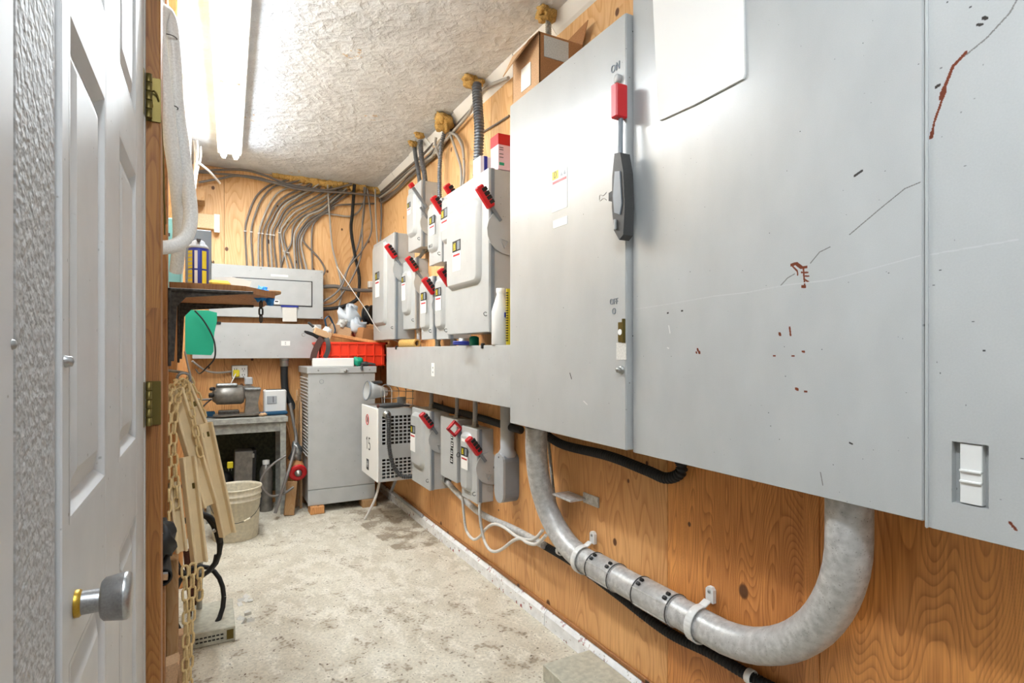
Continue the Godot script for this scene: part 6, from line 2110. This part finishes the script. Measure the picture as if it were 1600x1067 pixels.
	lathe(st, v(-0.106, 0.612, 1.72), ax, [[0.0, 0.10], [0.0205, 0.10], [0.0205, 0.0], [0.0245, 0.0], [0.0245, 0.20], [0.0, 0.20]], 24)
	part(t, "tube", st, M.rubber)
	st = S()
	obx(st, v(-0.104, 0.612, 1.722), Vector3(0.024, 0.016, 0.003), frame(Vector3(0.1, 1, 0.1), Vector3(0, 0, 1)), 0.0005)
	var pl := part(t, "end_label", st, M.card_pale)
	st = S()
	obx(st, v(-0.104, 0.622, 1.7225), Vector3(0.024, 0.007, 0.0034), frame(Vector3(0.1, 1, 0.1), Vector3(0, 0, 1)), 0.0005)
	part(pl, "label_band", st, M.pvc)
	t = thing("rubber_bag", "black rubber bag slumped on top of the labelled tube", "bag", v(-0.11, 0.66, 1.8))
	st = S(false)
	blob(st, v(-0.112, 0.685, 1.80), Vector3(0.036, 0.05, 0.06), 41, 0.3, 1.8)
	part(t, "bag", st, M.rubber)
	st = S()
	obx(st, v(-0.112, 0.722, 1.745), Vector3(0.012, 0.012, 0.003), Basis(Vector3(0, 0, 1), 0.5), 0.0005)
	part(t, "sticker", st, M.paper)
	var wood := [[v(-0.116, 0.0, 1.72), v(-0.116, 0.575, 1.74), 0.034, 0.06, M.stud, "dark upright timber offcut standing below the labelled tube"], [v(-0.090, 0.0, 1.90), v(-0.092, 0.60, 1.92), 0.03, 0.05, M.oldwood, "grey weathered stick behind the dark timber offcut"], [v(-0.050, 0.0, 2.94), v(-0.075, 0.30, 2.96), 0.05, 0.02, M.rust, "reddish brown board piece leaning behind the low chains"], [v(-0.085, 0.0, 2.1), v(-0.08, 0.30, 2.1), 0.05, 0.05, M.card_pale, "pinkish wooden block standing behind the timber offcut"]]
	for q in wood:
		O = q[0]
		st = S()
		bar(st, q[0], q[1], q[2], q[3], Vector3(0, 0, 1), 0.003)
		single("timber_offcut", q[5], "offcut", st, q[4], q[0], "timber offcuts by the door")
	O = v(-0.09, 0.0, 1.9)
	st = S()
	prism(st, [Vector2(-0.03, 0.0), Vector2(-0.016, 0.0), Vector2(0.022, 0.335), Vector2(0.018, 0.345), Vector2(-0.03, 0.335)], v(-0.092, 0.0, 1.80), Vector3(1, 0, 0), Vector3(0, 1, 0), 0.06)
	single("card_piece", "folded piece of tan cardboard beside the dark timber offcut", "cardboard", st, M.card_pale, v(-0.09, 0.0, 1.9))

# ---------------------------------------------------------------- boxes, bottles, floor
func small_things() -> void:
	var st: SurfaceTool
	# open cardboard box on the disconnect cabinet
	var t := thing("cardboard_box", "open brown cardboard box on top of the disconnect cabinet", "box", v(1.2, 2.206, 1.85))
	var o := v(1.10, 2.207, 2.03)
	var dx := Vector3(0.20, 0, 0)
	var dd := Vector3(0.0, 0, 0.21)
	var hgt := Vector3(0, 0.20, 0)
	st = S()
	_sheet(st, o, o + dd, o + dd + hgt, o + hgt)
	part(t, "front_wall", st, M.card_pale)
	st = S()
	_sheet(st, o + dd, o + dd + dx, o + dd + dx + hgt, o + dd + hgt)
	var sw := part(t, "side_wall", st, M.card)
	st = S()
	_sheet(st, o + dx, o, o + hgt, o + dx + hgt)
	_sheet(st, o + dx + dd, o + dx, o + dx + hgt, o + dx + dd + hgt)
	_sheet(st, o, o + dx, o + dx + dd, o + dd)
	part(t, "back_walls", st, M.card)
	st = S()
	_sheet(st, o + hgt, o + dd + hgt, o + dd + hgt + Vector3(-0.035, -0.035, -0.02), o + hgt + Vector3(-0.06, -0.11, 0.03))
	part(t, "front_flap", st, M.card_pale)
	st = S()
	_sheet(st, o + dx + dd + hgt, o + dx + hgt * 1.0 + dd * 0.2, o + dx + hgt + dd * 0.2 + Vector3(0, 0.06, 0.0), o + dx + hgt + dd + Vector3(-0.01, 0.07, 0.05))
	part(t, "back_flap", st, M.card)
	st = S()
	var a := o + dd + dx * 0.1 + hgt * 0.55 + Vector3(0, 0, 0.003)
	_sheet(st, a, a + dx * 0.55, a + dx * 0.55 + hgt * 0.4, a + hgt * 0.4)
	part(sw, "address_label", st, M.paper, "white address label")
	st = S()
	a = o + dd * 0.35 + hgt * 0.12 + Vector3(-0.003, 0, 0)
	_sheet(st, a, a + dd * 0.35, a + dd * 0.35 + hgt * 0.45, a + hgt * 0.45)
	part(t, "white_label", st, M.white)
	O = v(1.25, 2.21, 1.5)
	st = S()
	_sheet(st, v(1.30, 2.208, 1.66), v(1.30, 2.208, 1.50), v(1.30, 2.36, 1.50), v(1.30, 2.33, 1.66))
	single("card_piece", "thin piece of cardboard standing against the wall behind the open box", "cardboard", st, M.card, v(1.25, 2.21, 1.5))
	# little boxes on the biggest switch
	t = thing("printed_box", "pink and red printed box on top of the biggest switch", "box", v(1.22, 2.035, 2.33))
	st = S()
	bx(st, 1.17, 1.28, 2.036, 2.20, 2.30, 2.38, 0.002)
	part(t, "carton", st, mat(Color(0.90, 0.76, 0.80), 0.5))
	st = S()
	bx(st, 1.169, 1.281, 2.15, 2.201, 2.299, 2.381, 0.001)
	part(t, "red_band", st, M.red)
	st = S()
	bx(st, 1.175, 1.20, 2.055, 2.068, 2.2985, 2.30, 0.0)
	part(t, "green_mark", st, M.green)
	st = S()
	for y in [2.135, 2.125, 2.105, 2.09]: bx(st, 1.176, 1.196, y, y + 0.003, 2.2985, 2.30, 0.0)
	part(t, "print", st, M.darkgrey)
	t = thing("printed_box", "small white and blue carton beside the pink box", "box", v(1.17, 2.035, 2.45))
	st = S()
	bx(st, 1.13, 1.19, 2.036, 2.125, 2.41, 2.49, 0.002)
	part(t, "carton", st, M.white)
	st = S()
	bx(st, 1.150, 1.168, 2.05, 2.126, 2.409, 2.491, 0.0005)
	part(t, "blue_band", st, M.blue)
	# bottle and tape on the wireway
	t = thing("spray_bottle", "white plastic bottle standing on the wireway beside the cabinet", "bottle", v(1.152, 1.226, 2.243))
	st = S(false)
	lathe(st, v(1.152, 1.2285, 2.243), Vector3.UP, [[0.0, 0.0], [0.037, 0.0], [0.040, 0.005], [0.040, 0.15], [0.036, 0.165], [0.020, 0.215], [0.017, 0.225], [0.017, 0.232]], 24)
	part(t, "bottle", st, M.pvc_white)
	st = S(false)
	lathe(st, v(1.152, 1.46, 2.243), Vector3.UP, [[0.018, 0.0], [0.019, 0.004], [0.019, 0.022], [0.0, 0.024]], 18)
	part(t, "cap", st, M.white)
	st = S()
	bx(st, 1.150, 1.166, 1.35, 1.372, 2.197, 2.203, 0.001)
	part(t, "blue_mark", st, M.blue)
	t = thing("folding_ruler", "yellow ruler with black marks standing beside the white bottle", "ruler", v(1.16, 1.226, 2.18))
	st = S()
	bx(st, 1.150, 1.180, 1.2285, 1.475, 2.180, 2.186, 0.001)
	part(t, "strip", st, M.yellow)
	st = S()
	for i in 20: bx(st, 1.1495, 1.158, 1.245 + i * 0.011, 1.250 + i * 0.011, 2.1792, 2.1868, 0.0)
	part(t, "graduations", st, M.black)
	O = v(1.22, 1.23, 2.36)
	st = S(false)
	for i in 2: ring(st, v(1.15, 1.236 + i * 0.008, 2.44), Vector3.UP, 0.035, 0.006, 22, 7)
	single("tape_roll", "blue ring of tape lying on the wireway", "tape", st, M.blue, v(1.15, 1.23, 2.44))
	t = thing("green_bottle", "small green bottle on the wireway under the biggest switch", "bottle", v(1.24, 1.226, 2.72))
	st = S(false)
	lathe(st, v(1.24, 1.2285, 2.72), Vector3.UP, [[0.0, 0.0], [0.026, 0.0], [0.026, 0.045], [0.014, 0.052], [0.0, 0.054]], 18)
	part(t, "bottle", st, M.green)
	t = thing("small_tin", "small grey tin on the wireway next to the green bottle", "tin", v(1.24, 1.226, 2.86))
	st = S(false)
	lathe(st, v(1.24, 1.2285, 2.86), Vector3.UP, [[0.0, 0.0], [0.03, 0.0], [0.03, 0.042], [0.027, 0.044], [0.0, 0.044]], 18)
	part(t, "tin", st, M.zinc)
	t = thing("tube_roll", "yellow-brown cardboard tube lying on the wireway's far end", "tube", v(1.22, 1.226, 3.8))
	st = S(false)
	lathe(st, v(1.20, 1.256, 3.86), Vector3(0.25, 0, 1), [[0.018, 0.0], [0.028, 0.0], [0.028, 0.20], [0.018, 0.20], [0.018, 0.0]], 18)
	part(t, "tube", st, M.foam)
	# sheet-metal vent boxes on the floor
	t = thing("vent_box", "flat beige metal vent box with slots lying on the floor by the chains", "vent", v(0.03, 0, 2.7))
	st = S()
	bx(st, -0.062, 0.10, 0.0, 0.062, 2.605, 2.90, 0.003)
	part(t, "case", st, M.cream)
	st = S()
	for i in 7:
		for k in 2: bx(st, -0.045 + i * 0.015, -0.034 + i * 0.015, 0.018 + k * 0.016, 0.024 + k * 0.016, 2.6035, 2.606, 0.0)
	part(t, "slots", st, M.black)
	st = S()
	bx(st, 0.068, 0.093, 0.012, 0.05, 2.6025, 2.606, 0.0)
	part(t, "corner_opening", st, M.bronze)
	t = thing("vent_box", "flat beige metal box on the floor at the skirting in front", "vent", v(1.17, 0, 1.6))
	st = S()
	bx(st, 1.075, 1.285, 0.0, 0.06, 1.30, 1.755, 0.003)
	part(t, "case", st, M.cream)
	# scraps on the floor
	var rng := RandomNumberGenerator.new()
	rng.seed = 19
	var names := ["crumpled scrap of white paper on the floor beyond the vent box", "second white paper scrap nearer the slotted vent box"]
	var k := 0
	for q in [[0.155, 3.0], [0.150, 2.80]]:
		t = thing("paper_scrap", names[k], "paper scrap", v(q[0], 0, q[1]), "paper scraps on the floor")
		st = S()
		for i in 5: obx(st, v(q[0] + rng.randf_range(-0.025, 0.025), 0.004, q[1] + rng.randf_range(-0.05, 0.05)), Vector3(0.02, 0.003, 0.03), Basis(Vector3(rng.randf(), 1, rng.randf()).normalized(), rng.randf() * 3.0), 0.0005)
		part(t, "scrap", st, M.paper)
		k += 1
	O = v(0.6, 0, 3.0)
	st = S()
	for i in 110:
		var q := v(rng.randf_range(0.0, 1.28), 0.0008, rng.randf_range(1.7, 4.3))
		var s := rng.randf_range(0.0015, 0.0045)
		obx(st, q, Vector3(s * 1.6, 0.0015, s), Basis(Vector3.UP, rng.randf() * 6.0), 0.0)
	var gr := part(self, "floor_grit", st, M.rust)
	gr.position = O
	meta(gr, "scattered dark grit and crumbs on the concrete floor", "grit")
	gr.set_meta("kind", "stuff")

# a sheet about 3 mm thick through four corners
func _sheet(st: SurfaceTool, a: Vector3, b: Vector3, c: Vector3, d: Vector3) -> void:
	var n := (b - a).cross(d - a).normalized() * 0.003
	quad(st, a, b, c, d)
	quad(st, d - n, c - n, b - n, a - n)
	quad(st, a - n, b - n, b, a)
	quad(st, b - n, c - n, c, b)
	quad(st, c - n, d - n, d, c)
	quad(st, d - n, a - n, a, d)
